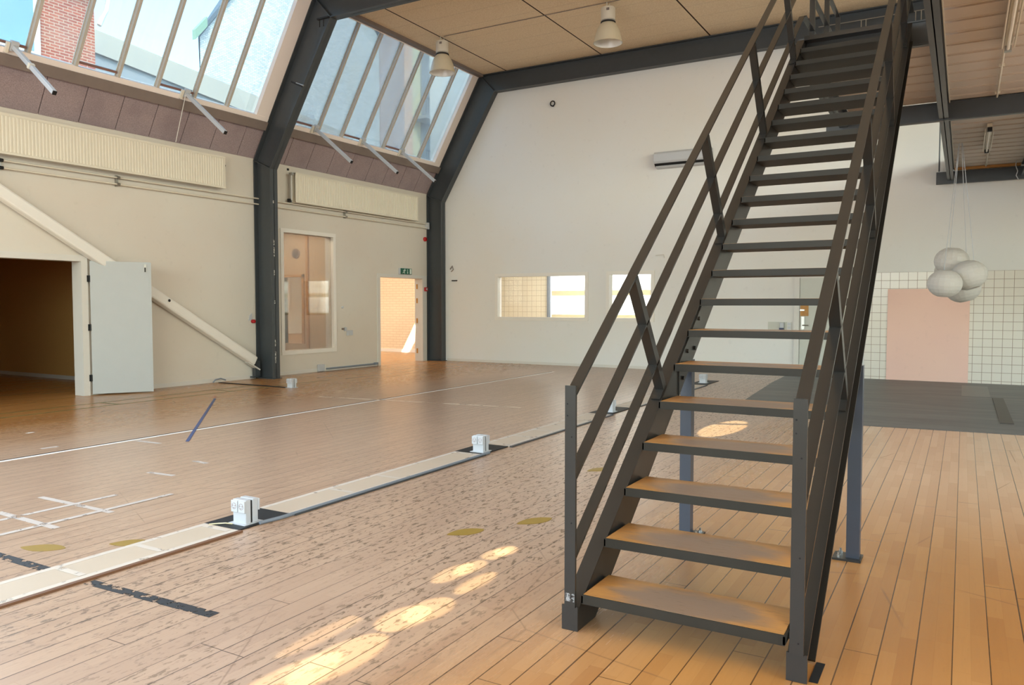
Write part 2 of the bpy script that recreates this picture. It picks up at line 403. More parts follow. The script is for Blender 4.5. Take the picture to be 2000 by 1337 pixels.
M_GREENT = plain('green_tape', (84, 104, 56), .5)
M_GOLD = plain('gold_stain', (150, 122, 44), .45, var=.1)
M_DECK = plain('galvanised_deck', (204, 192, 180), .5, 0, var=.06, sc=3)
M_SHADE = plain('lamp_shade_enamel', (206, 196, 172), .35)
M_SHADEIN = plain('lamp_reflector', (238, 236, 230), .25)
M_LAMPB = plain('lamp_housing', (214, 208, 194), .4)
M_TUBE = plain('fluorescent_tube', (236, 232, 222), .3)
M_PLYW = plain('raw_wood', (180, 128, 66), .6, var=.2, sc=14)
M_JAMB = plain('pale_wood_paint', (246, 236, 230), .45, var=.02)
M_SILL = plain('sill_wood', (128, 116, 110), .6, var=.1)
M_MULL = plain('mullion_timber', (190, 184, 174), .45, var=.05)
M_BRAIL = plain('brown_rail', (132, 100, 92), .5)
M_BLINDG = plain('grey_post', (120, 130, 142), .4)
M_FROST = glass_mat('frosted_glass', (.25, .25, .25), .75, (250, 250, 248))
M_YBLIND = plain('yellow_rail', (226, 216, 176), .5)
M_OWOOD = plain('oak_wood', (188, 134, 62), .5, var=.2, sc=20)

# ================================================================== the hall
XL, YE = -11.7, 16.2
mb = MB(); mb.box(-18.2, 6.4, -4.2, 20.2, -.12, 0); mb.build('floor', M_FLOOR, kind='structure')
# left wall with two doorways and an inner window (openings left free)
mb = MB(); T0, T1 = XL-.2, XL
def lw(y0, y1, z0, z1): mb.box(T0, T1, y0, y1, z0, z1)
lw(-4.2, 5.0, 0, 4.17); lw(5.0, 7.16, 2.10, 4.17); lw(7.16, 11.22, 0, 4.17); lw(11.22, 12.64, 0, .44); lw(11.22, 12.64, 2.86, 4.17)
lw(12.64, 14.14, 0, 4.17); lw(14.14, 15.93, 2.06, 4.17); lw(15.93, 20.2, 0, 4.17)
mb.build('wall_left', M_WALL_L, kind='structure')
# end wall with two windows
mb = MB()
def ew(x0, x1, z0, z1): mb.box(x0, x1, YE, YE+.15, z0, z1)
ZT = 7.05
ew(XL, -9.73, 0, ZT); ew(-9.73, -7.42, 0, 1.09); ew(-9.73, -7.42, 2.08, ZT); ew(-7.42, -6.84, 0, ZT)
ew(-6.84, -5.84, 0, 1.09); ew(-6.84, -5.84, 2.08, ZT); ew(-5.84, 6.4, 0, ZT)
mb.build('wall_end', M_WALL_E, kind='structure')
mb = MB(); mb.box(6.3, 6.5, -4.2, YE, 0, .9); mb.box(6.3, 6.5, -4.2, YE, 3.4, 4.3); mb.box(6.3, 6.5, -4.2, YE, 6.6, ZT); mb.box(6.3, 6.5, -4.2, 0, 4.3, 6.6); mb.box(6.3, 6.5, 14.5, YE, 4.3, 6.6); mb.box(6.3, 6.5, -4.2, -2.5, .9, 3.4); mb.box(6.3, 6.5, 13.5, YE, .9, 3.4)
mb.build('wall_right', M_WALL_E, kind='structure')
mb = MB(); mb.box(XL, 6.5, -4.2, -4.0, 0, .9); mb.box(XL, 6.5, -4.2, -4, 4.6, ZT); mb.box(XL, -11, -4.2, -4, .9, 4.6); mb.box(.8, 6.5, -4.2, -4, .9, 4.6)
mb.prism([(XL, 4.12), (-10.1, 6.86), (-10.1, ZT), (XL-.2, ZT)], 'y', -4.2, -4.0)
mb.build('wall_rear', M_WALL_E, kind='structure')
mb = MB(); mb.box(-10.12, 6.5, -4.2, YE+.15, 6.86, 7.05); mb.build('ceiling', M_CEIL, kind='structure')
mb = MB(); mb.box(XL+.002, XL+.014, 7.95, 10.45, 0, .07); mb.box(XL+.002, XL+.014, 10.75, 14.06, 0, .07); mb.build('baseboard_left', M_TRIM, kind='structure')
mb = MB(); mb.box(-11.2, -2.98, YE-.014, YE-.002, 0, .06); mb.build('baseboard_end', M_TRIM, kind='structure')

# ---- sloped glazing: s runs up the slope from the wall head, off is towards the room
def sp(s, y, off=0):
    x, z = SL(s, off); return (x, y, z)
SD = (.497, 0, .868); ND = (.868, 0, -.497)
def slab(mb, s0, s1, y0, y1, o0, o1):
    c = sp((s0+s1)/2, (y0+y1)/2, (o0+o1)/2)
    return mb.obox(c, SD, (0, 1, 0), ND, (s1-s0)/2, (y1-y0)/2, (o1-o0)/2)
def skylight(n, y0, y1, mulls, vents, jl, jr):
    g = group_empty('window_%d' % n, (XL, y0, 4.12))
    mb = MB(); slab(mb, .78, .86, y0, y1, -.09, .02); slab(mb, 3.08, 3.16, y0, y1, -.09, .02); mb.build('window_frame', M_JAMB, g)
    mb = MB(); slab(mb, .62, .78, y0, y1, -.10, .05); mb.build('window_sill', M_SILL, g)
    if jl: mb = MB(); slab(mb, .8, 3.14, y0, y0+jl, -.08, .015); mb.build('jamb', M_JAMB, g)
    if jr: mb = MB(); slab(mb, .8, 3.14, y1-jr, y1, -.08, .015); mb.build('jamb', M_JAMB, g)
    for y in mulls:
        mb = MB(); slab(mb, .86, 3.08, y-.022, y+.022, -.07, 0); slab(mb, .86, 3.08, y-.035, y+.035, -.075, -.055); mb.build('mullion', M_MULL, g)
    for a, b in vents:
        mb = MB(); slab(mb, .90, .935, a+.03, b-.03, -.065, -.03); mb.build('vent_rail', M_BRAIL, g)
    mb = MB(); slab(mb, .84, 3.1, y0, y1, -.062, -.056); mb.build('glass', M_GLASS, g)
m1 = [5.52+.0, 6.2, 6.87, 7.53, 8.2, 8.9, 9.58]
skylight(1, 5.05, 10.5, m1, [(5.52, 6.2), (6.87, 7.53), (8.2, 8.9)], 0, .29)
m2 = [11.82, 12.5, 13.16, 13.85, 14.5, 15.17]
skylight(2, 10.68, 16.04, m2, [(11.2, 11.82), (12.5, 13.16), (13.85, 14.5)], .3, .27)
skylight(3, -4.0, 5.05, [2.62+.96*k for k in range(-6, 3)], [], 0, 0)  # unseen bay, bars spaced so the narrow beams fall between them
# acoustic boards below the glazing
def boards(n, y0, y1, joints):
    mb = MB(); js = [y0]+joints+[y1]
    for a, b in zip(js, js[1:]): slab(mb, .034, .615, a+.006, b-.006, -.05, -.012)
    slab(mb, .034, .61, y0, y1, -.10, -.04)
    mb.build('trim_%d' % n, M_PANEL, kind='structure')
boards(1, -4.0, 10.66, [-3.45+.6*k for k in range(16)]+[6.53, 7.13, 7.72, 8.31, 8.9, 9.51, 10.12])
boards(2, 10.66, 16.19, [11.27+.6*k for k in range(8)])
# steel edge rail over the top of the glazing
mb = MB(); mb.box(-10.17, -10.02, -4, 10.5, 6.80, 6.86); mb.box(-10.17, -10.02, 10.68, 16.02, 6.80, 6.86); mb.build('trim_3', M_SILL, kind='structure')

# ---- steel portal frames
def frame(y0, label):
    y1 = y0+.18; ym = (y0+y1)/2
    t = thing('portal_frame', (XL+.25, ym, 0), label, 'steel frame', 'dark steel portal frames')
    xo, xi = XL+.012, -11.25
    KO, KI = (-11.69, 4.12), (xi, 3.93); TO, TI = (-10.12, 6.85), (-9.72, 6.42)
    tf = .018
    def member(name, A, B, C, D):   # outer A->B, inner D->C
        mb = MB(); mb.prism([A, B, C, D], 'y', ym-.006, ym+.006)
        for p, q, sgn in ((A, B, 1), (D, C, -1)):
            d = Vector((q[0]-p[0], q[1]-p[1])).normalized(); n = Vector((d.y, -d.x))*tf*sgn
            mb.prism([p, q, (q[0]+n.x, q[1]+n.y), (p[0]+n.x, p[1]+n.y)], 'y', y0, y1)
        return mb.build(name, M_STEEL, t)
    member('column', (xo, 0.012), KO, KI, (xi, 0.012))
    member('rafter', KO, TO, TI, KI)
    member('beam', TO, (6.28, 6.85), (6.28, 6.42), TI)
    for (p, q) in ((KO, KI), (TO, TI)):
        mb = MB(); d = Vector((q[0]-p[0], q[1]-p[1])); L = d.length; d.normalize(); c = ((p[0]+q[0])/2, ym, (p[1]+q[1])/2)
        mb.obox(c, (d.x, 0, d.y), (0, 1, 0), (-d.y, 0, d.x), L/2-.02, .085, .006); mb.build('stiffener', M_STEEL, t)
    mb = MB(); mb.box(xo-.0, xi+.03, y0-.02, y1+.02, 0.0, .012); mb.build('base_plate', M_STEEL, t)
    return t
frame(10.5, 'dark steel portal frame between the two skylights, at the foot of the white brace')
F1 = bpy.data.objects['portal_frame']
M_CHIP = worn_tape('chipped_paint', (196, 196, 192), .52, 45)
for z_, h_ in ((.30, .22), (.62, .12), (1.42, .06), (1.95, .10), (2.30, .18), (2.52, .10), (3.3, .05)):
    mb = MB(); mb.box(-11.2485, -11.2475, 10.56, 10.585, z_, z_+h_); mb.build('paint_chip', M_CHIP, F1)
F2 = frame(16.01, 'dark steel portal frame against the white end wall')
# black clamps left on the first frame
t = thing('beam_clamp', (-9.9, 10.47, 6.4), 'black clamp with two prongs at the upper bend of the first steel frame', 'clamp', 'clamps on the first frame')
mb = MB(); mb.box(-9.98, -9.72, 10.44, 10.49, 6.40, 6.425); mb.build('bar', M_BLACK, t)
for k in (-.9, .02): mb = MB(); mb.tube([(-9.84+k*.1, 10.46, 6.40), (-9.84+k*.1, 10.46, 6.27)], .009, 8); mb.build('prong', M_BLACK, t)
t = thing('beam_clamp', (-10.6, 10.47, 5.3), 'small metal clamp halfway up the sloping leg of the first steel frame', 'clamp', 'clamps on the first frame')
mb = MB(); mb.bar((-10.62, 10.45, 5.42), (-10.36, 10.45, 5.3), .03, .02); mb.build('bar', M_BLACK, t)
mb = MB(); mb.tube([(-10.5, 10.45, 5.38), (-10.32, 10.45, 5.31)], .012, 8); mb.build('prong', M_CHROME, t)

# ---- radiators and heating pipes
def radiator(y0, y1, z0, z1, label, endcap=True):
    t = thing('radiator', (XL+.12, (y0+y1)/2, z0), label, 'radiator', 'white panel radiators under the skylights')
    xf = -11.5
    for nm, x in (('front_panel', xf), ('rear_panel', xf-.085)):
        mb = MB(); n = int(round((y1-y0-.06)/.05)); pts = []
        mb.box(x-.018, x-.010, y0, y1, z0, z1)
        if nm == 'front_panel':
            for i in range(n):
                c = y0+.03+(i+.5)*(y1-y0-.06)/n
                mb.prism([(x-.012, c-.017), (x, c-.010), (x, c+.010), (x-.012, c+.017)], 'z', z0+.035, z1-.035)
            mb.box(x-.016, x-.002, y0, y1, z1-.025, z1); mb.box(x-.016, x-.002, y0, y1, z0, z0+.025)
        mb.build(nm, M_CREAM, t)
    mb = MB(); mb.box(xf-.10, xf-.004, y0+.02, y1-.02, z1, z1+.008)
    for i in range(int((y1-y0)/.08)): mb.box(xf-.09, xf-.02, y0+.05+i*.08, y0+.06+i*.08, z1-.02, z1+.004)
    mb.build('top_grille', M_CREAM, t)
    for y in (y0+.12, (y0+y1)/2, y1-.12):
        mb = MB(); mb.box(XL+.004, xf-.10, y-.02, y+.02, z0+.05, z1-.05); mb.build('wall_bracket', M_TRIM, t)
    return t
r1 = radiator(3.0, 9.70, 3.475, 4.03, 'long white ribbed radiator high on the wall above the diagonal brace')
mb = MB(); mb.disc((-11.55, 9.70, 3.89), .018, 'y', .03); mb.build('bleed_valve', M_BLACK, r1)
r2 = radiator(11.40, 15.42, 3.425, 4.005, 'shorter white ribbed radiator above the inner window and doorway')
mb = MB(); mb.box(-11.62, -11.60, 11.35, 11.39, 3.42, 4.0); mb.tube([(-11.56, 11.34, 3.46), (-11.56, 11.34, 3.97)], .014, 8); mb.build('riser_pipe', M_TRIM, r2)
mb = MB(); mb.box(-11.64, -11.58, 11.30, 11.36, 3.425, 3.49); mb.build('valve', M_BLACK, r2)
mb = MB(); mb.box(-11.6, -11.52, 11.31, 11.37, 3.95, 4.0); mb.build('valve', M_CHROME, r2)
mb = MB(); mb.box(XL+.001, XL+.02, 11.36, 11.40, 4.06, 4.10); mb.build('sensor', M_BLACK, r2)
for z, dy, hh in ((3.405, 0, 'upper'), (3.30, 0, 'lower')):
    for y0, y1, where in ((2.0, 10.56, 'under the long radiator, ending at the first steel frame'), (10.62, 15.94, 'under the shorter radiator')):
        mb = MB(); mb.tube([(-11.63, y0, z), (-11.63, y1, z)], .013, 10)
        tag(mb.build('heating_pipe', M_CREAM, smooth=True), '%s thin white heating pipe %s' % (hh, where), 'pipe', 'heating pipes on the left wall')
for y, lab in ((5.98, 'pipe clip at the left picture edge, above the top of the brace'), (7.72, 'pipe clip on the two thin pipes below the middle of the long radiator'), (13.0, 'pipe clip on the two thin pipes below the middle of the short radiator')):
    t = thing('pipe_clip', (XL+.03, y, 3.27), lab, 'pipe clip', 'metal clips holding the heating pipes')
    mb = MB(); mb.box(XL+.001, XL+.055, y-.02, y+.005, 3.27, 3.44); mb.build('bracket', M_CHROME, t)
    for z in (3.30, 3.405): mb = MB(); mb.lathe((-11.63, y-.01, z), [(.0165, -.02), (.024, -.02), (.024, .03), (.0165, .03)], 14, 'y'); mb.build('ring', M_BLACK if y < 6 else M_CHROME, t)
mb = MB(); mb.box(-11.69, -11.60, 15.945, 16.005, 3.28, 3.44)
tag(mb.build('pipe_fitting', M_WHITE2), 'white pipe fitting at the right end of the short radiator pipes', 'pipe fitting')

# ---- diagonal boxed brace
t = thing('diagonal_brace', (XL+.1, 7.6, 0), 'white boxed diagonal brace running across the left wall down to the first frame', 'brace')
A = Vector((-11.598, 5.52, 3.20)); B = Vector((-11.598, 10.36, .335)); d = (B-A).normalized(); n = Vector((0, -d.z, d.y))
mb = MB(); mb.obox((A+B)/2, d, n, (1, 0, 0), (B-A).length/2, .088, .08); mb.build('casing', M_WHITE, t, bevel=.03)
p = A+d*((8.64-4.1)/d.y)
mb = MB(); mb.disc((-11.518, 8.50, 1.47), .034, 'x', .012); mb.build('hole_ring', M_WHITE, t)
mb = MB(); mb.disc((-11.506, 8.50, 1.47), .024, 'x', .003); mb.build('hole', M_BLACK, t)
mb = MB(); mb.obox(B+d*.02-n*.09, d, n, (1, 0, 0), .16, .012, .05); mb.build('cleat', M_TRIM, t)
mb = MB(); mb.box(-11.66, -11.58, 10.38, 10.497, .05, .34); mb.box(-11.695, -11.6, 10.34, 10.47, .02, .05); mb.build('anchor_plate', M_STEEL, t)

# ---- left doorway, door swung back into the hall
g = group_empty('door_1', (XL, 7.2, 0))
mb = MB(); mb.box(XL-.21, XL+.03, 7.10, 7.2, 0, 2.06); mb.box(XL-.21, XL+.03, 4.95, 7.2, 2.06, 2.15); mb.box(XL-.21, XL+.03, 4.95, 5.05, 0, 2.06); mb.build('door_frame', M_TRIM, g)
h0 = Vector((-11.655, 7.225, 0)); h1 = Vector((-11.20, 7.945, 0)); dd = (h1-h0).normalized(); dn = Vector((dd.y, -dd.x, 0)); L = (h1-h0).length
lf = MB().obox((h0+h1)/2+Vector((0, 0, 1.045)), dd, dn, (0, 0, 1), L/2, .02, 1.025).build('door_leaf', M_DOOR, g, bevel=.004)
mb = MB(); e = h1+dn*-.008
mb.obox(h1-dd*.012+dn*.014+Vector((0, 0, 1.04)), dd, dn, (0, 0, 1), .018, .012, 1.02); mb.build('rebate_strip', M_DOOR, lf)
mb = MB(); c = h1-dd*.08+dn*.026+Vector((0, 0, 1.97)); mb.obox(c, dd, dn, (0, 0, 1), .018, .007, .06); mb.build('bolt', M_CHROME, lf)
mb = MB(); mb.obox(c+Vector((0, 0, -.02)), dd, dn, (0, 0, 1), .010, .014, .035); mb.build('bolt_knob', M_BLACK, lf)
for z in (.27, 1.05, 1.80): mb = MB(); mb.tube([(-11.645, 7.212, z-.05), (-11.645, 7.212, z+.05)], .012, 10); mb.box(-11.668, -11.655, 7.185, 7.222, z-.05, z+.05); mb.build('hinge', M_BLACK, g)
# room behind it
mb = MB(); mb.box(-18.2, -11.9, 8.55, 8.65, 0, 3.0); mb.box(-18.2, -18.1, 3.0, 8.65, 0, 3.0); mb.box(-18.2, -11.9, 3.0, 3.1, 0, 3.0); mb.box(-18.2, -11.9, 3.0, 8.65, 2.9, 3.0)
mb.build('wall_side_room', M_BROWNWALL, kind='structure')
mb = MB(); mb.box(-18.1, -11.9, 8.535, 8.549, 0, .07); mb.build('baseboard_side_room', M_TRIM, kind='structure')

# ---- inner window in the left wall and the panelled room behind
g = group_empty('window_4', (XL, 11.2, .4))
mb = MB(); a, b, z0, z1 = 11.15, 12.71, .40, 2.91; f = .078
for bx in ((a, a+f, z0, z1), (b-f, b, z0, z1), (a+f, b-f, z0, z0+f), (a+f, b-f, z1-f, z1)): mb.box(XL-.21, XL+.025, *bx)
mb.build('window_frame', M_WHITE, g)
mb = MB(); mb.box(XL-.05, XL-.044, a+f, b-f, z0+f, z1-f); mb.build('glass', M_GLASS2, g)
PY = 13.3
mb = MB(); mb.box(-18.2, -13.83, PY, PY+.1, 0, 3.6); mb.box(-13.83, -13.25, PY, PY+.1, 2.04, 3.6); mb.box(-13.83, -13.25, PY, PY+.1, 0, .50); mb.box(-13.25, -11.9, PY, PY+.1, 0, 3.6)
mb.build('wall_partition', M_ROOMWOOD, kind='structure')
mb = MB(); mb.box(-13.9, -13.83, PY-.03, PY+.11, .5, 2.1); mb.box(-13.25, -13.18, PY-.03, PY+.11, .5, 2.1); mb.box(-13.9, -13.18, PY-.03, PY+.11, 2.04, 2.1); mb.build('trim_4', M_OWOOD, kind='structure')
mb = MB(); mb.box(-13.10, -13.03, PY-.045, PY-.001, 0, 3.5); mb.build('trim_5', M_OWOOD, kind='structure')
mb = MB(); mb.disc((-13.43, PY-.03, 2.58), .115, 'y', .029, 32); v = mb.build('vent_grille', M_BRAIL, smooth=False)
tag(v, 'round brown vent grille on the panelling seen through the tall inner window', 'vent')
mb = MB(); [mb.box(-13.43-math.sqrt(max(0, .1**2-(k*.02)**2)), -13.43+math.sqrt(max(0, .1**2-(k*.02)**2)), PY-.038, PY-.03, 2.58+k*.02-.003, 2.58+k*.02+.003) for k in range(-4, 5)]
mb.build('slats', M_DARK, v)
mb = MB(); mb.box(-18.2, -11.9, 8.7, PY+.1, 3.5, 3.6); mb.box(-18.2, -18.1, 8.7, 18.5, 0, 3.6); mb.build('wall_back_rooms', M_TAN, kind='structure')
mb = MB(); mb.prism([(-18.1, PY+.1), (-13.2, PY+.1), (-13.2, 13.8), (-16.2, 16.8), (-16.2, 18.4), (-18.1, 18.4)], 'z', .44, .50); mb.build('platform', M_PLYW, kind='structure')
mb = MB(); mb.box(-14.6, -11.95, 10.6, PY-.1, .0, .30); tag(mb.build('low_step', M_BRAIL), 'low brown step under the panelled wall behind the tall inner window', 'step')
# ---- doorway near the end wall, whitewashed brick room behind
g = group_empty('door_2', (XL, 15.0, 0))
mb = MB(); mb.box(XL-.21, XL+.03, 14.08, 14.17, 0, 2.04); mb.box(XL-.21, XL+.03, 15.80, 15.97, 0, 2.04); mb.box(XL-.21, XL+.03, 14.08, 15.97, 2.04, 2.12); mb.build('door_frame', M_TRIM, g)
for z in (.25, 1.0, 1.5, 1.85): mb = MB(); mb.box(XL-.16, XL-.12, 15.790, 15.799, z-.06, z+.06); mb.build('strike_plate', M_OWOOD, g)
mb = MB(); mb.box(-18.2, -11.9, 18.5, 18.6, 0, 3.6); mb.build('wall_brick_room', M_PBRICKW, kind='structure')
mb = MB(); mb.box(-18.1, -11.9, 18.48, 18.5, 0, .09); mb.build('baseboard_brick_room', M_WHITE, kind='structure')
mb = MB(); mb.box(-18.2, -11.9, PY+.1, 14.6, 3.5, 3.6); mb.box(-18.2, -11.9, 17.2, 18.6, 3.5, 3.6); mb.box(-18.2, -16.5, 14.6, 17.2, 3.5, 3.6); mb.box(-12.4, -11.9, 14.6, 17.2, 3.5, 3.6); mb.build('ceiling_brick_room', M_TAN, kind='structure')
mb = MB(); mb.box(-16.5, -12.4, 14.6, 17.2, 3.54, 3.56); mb.build('window_5', M_GLASS2, kind='structure')
lamp('rooflight_fill', 'AREA', (-14.4, 15.9, 3.49), 180, (1, .86, .70), (0, .05, -1), shape='RECTANGLE', size=4, size_y=2.4)  # area lamp added under the unseen rooflight to brighten the brick room
def beam_light(p, target, sx, sy, power):
    d = (Vector(target)-Vector(p)); o = lamp('rooflight_sunbeam', 'AREA', p, power, (1, .88, .68), d, shape='RECTANGLE', size=sx, size_y=sy); o.data.spread = R(1.2)
beam_light((-12.75, 17.75, 3.40), (-14.1, 18.49, .35), .30, .20, 9)
beam_light((-15.6, 17.75, 3.40), (-17.35, 18.49, .9), .34, .24, 9)
lamp('panel_room_fill', 'AREA', (-13.2, 11.4, 3.4), 150, (1, .80, .58), (0, .1, -1), shape='RECTANGLE', size=1.2, size_y=1.2)  # unseen lamp added to brighten the panelled room

# ---- end wall windows and the tiled room behind
for n, (x0, x1) in ((6, (-9.80, -7.35)), (7, (-6.91, -5.79))):
    g = group_empty('window_%d' % n, ((x0+x1)/2, YE, 1.03))
    mb = MB(); z0, z1, f = 1.03, 2.14, .078
    for bx in ((x0, x0+f, z0, z1), (x1-f, x1, z0, z1), (x0+f, x1-f, z0, z0+f), (x0+f, x1-f, z1-f, z1)): mb.box(bx[0], bx[1], YE-.025, YE+.16, bx[2], bx[3])
    mb.build('window_frame', M_WHITE, g)
    mb = MB(); mb.box(x0+f, x1-f, YE+.07, YE+.076, z0+f, z1-f); mb.build('glass', M_GLASS2, g)
FY = 19.6
mb = MB(); mb.box(-11.7, -10.12, FY, FY+.1, 0, 3.2); mb.box(-10.12, -2.0, FY, FY+.1, 0, .75); mb.box(-10.12, -2.0, FY, FY+.1, 2.75, 3.2); mb.build('wall_tiled_room', M_TILE2, kind='structure')
mb = MB(); mb.box(-2.1, -2.0, YE+.15, FY, 0, 3.2); mb.build('wall_tiled_room_side', M_WALL_E, kind='structure')
mb = MB(); mb.box(-11.7, -2.0, YE+.15, FY+.1, 3.1, 3.2); mb.build('ceiling_tiled_room', M_WALL_E, kind='structure')
g = group_empty('window_8', (-6, FY, .75))
mb = MB(); mb.box(-10.12, -2.1, FY+.03, FY+.04, .75, 2.75); mb.build('glass', M_FROST, g)
for z in (1.06, 1.72, 2.3): mb = MB(); mb.box(-10.0, -2.1, FY-.03, FY+.02, z-.07, z+.07); mb.build('rail', M_YBLIND, g)
for x in (-8.6, -7.0, -5.4): mb = MB(); mb.box(x-.04, x+.04, FY-.02, FY+.03, .75, 2.75); mb.build('mullion', M_WHITE, g)
mb = MB(); mb.tube([(-10.06, FY-.09, 0), (-10.06, FY-.09, 3.1)], .055, 12); tag(mb.build('steel_post', M_BLINDG, smooth=True), 'grey round post in the tiled room seen through the wide end wall window', 'post')
lamp('tiled_room_daylight', 'AREA', (-6.1, FY+.5, 1.75), 400, (1, .99, .95), (0, -1, 0), shape='RECTANGLE', size=8, size_y=2.0)

lamp('tiled_room_fill', 'AREA', (-8.5, 17.9, 3.05), 120, (1, .98, .95), (0, 0, -1), shape='RECTANGLE', size=3, size_y=1.2)  # unseen ceiling lamp added to lift the tile wall

# ---- end wall door and fittings
g = group_empty('door_3', (-2.4, YE, 0))
mb = MB(); mb.box(-2.90, -2.80, YE-.04, YE-.001, 0, 1.92); mb.box(-1.86, -1.76, YE-.04, YE-.001, 0, 1.92); mb.box(-2.90, -1.76, YE-.04, YE-.001, 1.92, 2.0); mb.build('door_frame', M_TRIM, g)
lf = MB().box(-2.79, -1.87, YE-.03, YE-.002, .01, 1.92).build('door_leaf', M_GDOOR, g)
mb = MB(); mb.box(-2.78, -2.63, YE-.045, YE-.03, 1.18, 1.40); mb.build('lock_board', M_OWOOD, lf)
mb = MB(); mb.box(-2.76, -2.70, YE-.05, YE-.03, .92, 1.17); mb.tube([(-2.73, YE-.05, 1.0), (-2.73, YE-.09, 1.0), (-2.62, YE-.09, 1.0)], .010, 8); mb.build('handle', M_CHROME, lf)
mb = MB(); mb.box(-2.79, -2.70, YE-.062, YE-.045, 1.28, 1.31); mb.build('padlock_hasp', M_CHROME, lf)
mb = MB(); mb.box(-3.40, -2.95, YE-.012, YE-.001, .74, 1.06); tag(mb.build('wall_plate', M_GDOOR), 'pale grey plate on the end wall left of the grey door', 'plate')
t = thing('soap_dispenser', (-3.12, YE-.05, .90), 'small white dispenser with dark blue base mounted on the pale wall plate', 'dispenser')
mb = MB(); mb.box(-3.16, -3.08, YE-.09, YE-.013, .94, 1.05); mb.build('body', M_WHITE2, t, bevel=.01)
mb = MB(); mb.box(-3.17, -3.09, YE-.085, YE-.015, .90, .94); mb.build('nozzle', plain('navy_plastic', (30, 36, 80), .4), t)
t = thing('wall_switch', (-2.99, YE-.01, .86), 'three-gang wall switch beside the grey door', 'switch')
mb = MB(); mb.box(-3.03, -2.95, YE-.022, YE-.001, .84, 1.06); mb.build('plate', M_TRIM, t)
for k in range(3): mb = MB(); mb.box(-3.02, -2.96, YE-.028, YE-.022, .85+k*.07, .905+k*.07); mb.build('rocker', M_WHITE2, t)
mb = MB(); mb.box(-1.62, 3.0, YE-.010, YE-.001, 0, 2.0); mb.build('trim_6', M_TILE, kind='structure')
mb = MB(); mb.box(-1.235, .09, YE-.028, YE-.011, 0.002, 1.69); tag(mb.build('pink_board', M_PINK), 'tall pale pink board covering part of the white tiled wall', 'board')
# air conditioner
t = thing('air_conditioner', (-5.15, YE-.1, 4.28), 'white wall air conditioner high on the end wall behind the stair rail', 'air conditioner')
x0, x1 = -5.77, -4.55
mb = MB(); mb.prism([(YE-.001, 4.62), (YE-.16, 4.62), (YE-.20, 4.58), (YE-.20, 4.42), (YE-.17, 4.38), (YE-.001, 4.38)], 'x', x0, x1); mb.build('body', M_WHITE2, t, bevel=.012)
mb = MB(); mb.prism([(YE-.001, 4.375), (YE-.165, 4.375), (YE-.11, 4.32), (YE-.001, 4.32)], 'x', x0+.01, x1-.01); mb.build('air_outlet', M_BLACK, t)
mb = MB(); mb.prism([(YE-.001, 4.318), (YE-.11, 4.318), (YE-.13, 4.335), (YE-.14, 4.325), (YE-.11, 4.295), (YE-.001, 4.285)], 'x', x0+.03, x1-.03); mb.build('louvre', M_WHITE2, t)
# hook ring, small marks
t = thing('ring_hook', (-8.24, YE-.05, 5.9), 'dark metal ring hook high on the white end wall', 'hook')
mb = MB(); mb.tube([(-8.24+.055*math.cos(a), YE-.05, 5.98+.055*math.sin(a)) for a in [2*PI*k/20 for k in range(21)]], .014, 8, False); mb.build('ring', M_BLACK, t, smooth=True)
mb = MB(); mb.tube([(-8.24, YE-.001, 5.93), (-8.24, YE-.06, 5.92)], .014, 8); mb.build('stem', M_BLACK, t)
t = thing('wire_hook', (-5.66, YE-.02, 2.42), 'thin bent wire hook on the end wall above the narrow window', 'hook')
mb = MB(); mb.tube([(-5.76, YE-.001, 2.46), (-5.76, YE-.03, 2.46), (-5.58, YE-.03, 2.47), (-5.57, YE-.03, 2.40)], .008, 6); mb.build('wire', M_TRIM, t)
t = thing('wall_hook', (-11.02, YE-.02, 2.26), 'small brass hook on the end wall beside the steel frame, upper of two', 'hook', 'hooks beside the end frame')
mb = MB(); mb.tube([(-11.1, YE-.02, 2.28), (-11.03, YE-.03, 2.36), (-11.0, YE-.03, 2.27), (-11.06, YE-.03, 2.22)], .012, 8); mb.build('hook', M_SILL, t)
t = thing('wall_hook', (-11.0, YE-.02, 1.98), 'short black peg on the end wall beside the steel frame, lower of two', 'hook', 'hooks beside the end frame')
mb = MB(); mb.box(-11.04, -10.9, YE-.05, YE-.001, 1.985, 2.01); mb.build('peg', M_BLACK, t)

# ---- exit sign, alarms and boxes on the left wall
t = thing('exit_sign', (XL+.04, 15.1, 2.13), 'green emergency exit sign with white running figure over the far doorway', 'exit sign')
mb = MB(); mb.box(XL+.001, XL+.06, 14.88, 15.32, 2.125, 2.275); mb.build('housing', M_WHITE2, t, bevel=.006)
mb = MB(); mb.box(XL+.06, XL+.066, 14.885, 15.315, 2.13, 2.27); fc = mb.build('face', M_GREEN, t)
M_SIGNW = plain('sign_white', (226, 240, 232), .4, var=.01)
mb = MB(); X0 = XL+.066; X1 = XL+.069
mb.box(X0, X1, 15.235, 15.295, 2.14, 2.26); mb.build('door_symbol', M_SIGNW, fc)
mb = MB(); mb.disc((X0, 15.045, 2.247), .013, 'x', .003, 14)
for p, q, w in (((15.035, 2.23), (15.01, 2.185), .020), ((15.01, 2.187), (15.04, 2.165), .013), ((15.04, 2.167), (15.035, 2.14), .011), ((15.008, 2.187), (14.985, 2.165), .013), ((14.985, 2.166), (14.955, 2.162), .010), ((15.035, 2.228), (15.065, 2.212), .009), ((15.065, 2.212), (15.08, 2.228), .008), ((15.03, 2.228), (14.995, 2.226), .009), ((14.995, 2.226), (14.98, 2.205), .008)):
    mb.bar(((X0+X1)/2, p[0], p[1]), ((X0+X1)/2, q[0], q[1]), .003, w)
mb.build('running_figure', M_SIGNW, fc)
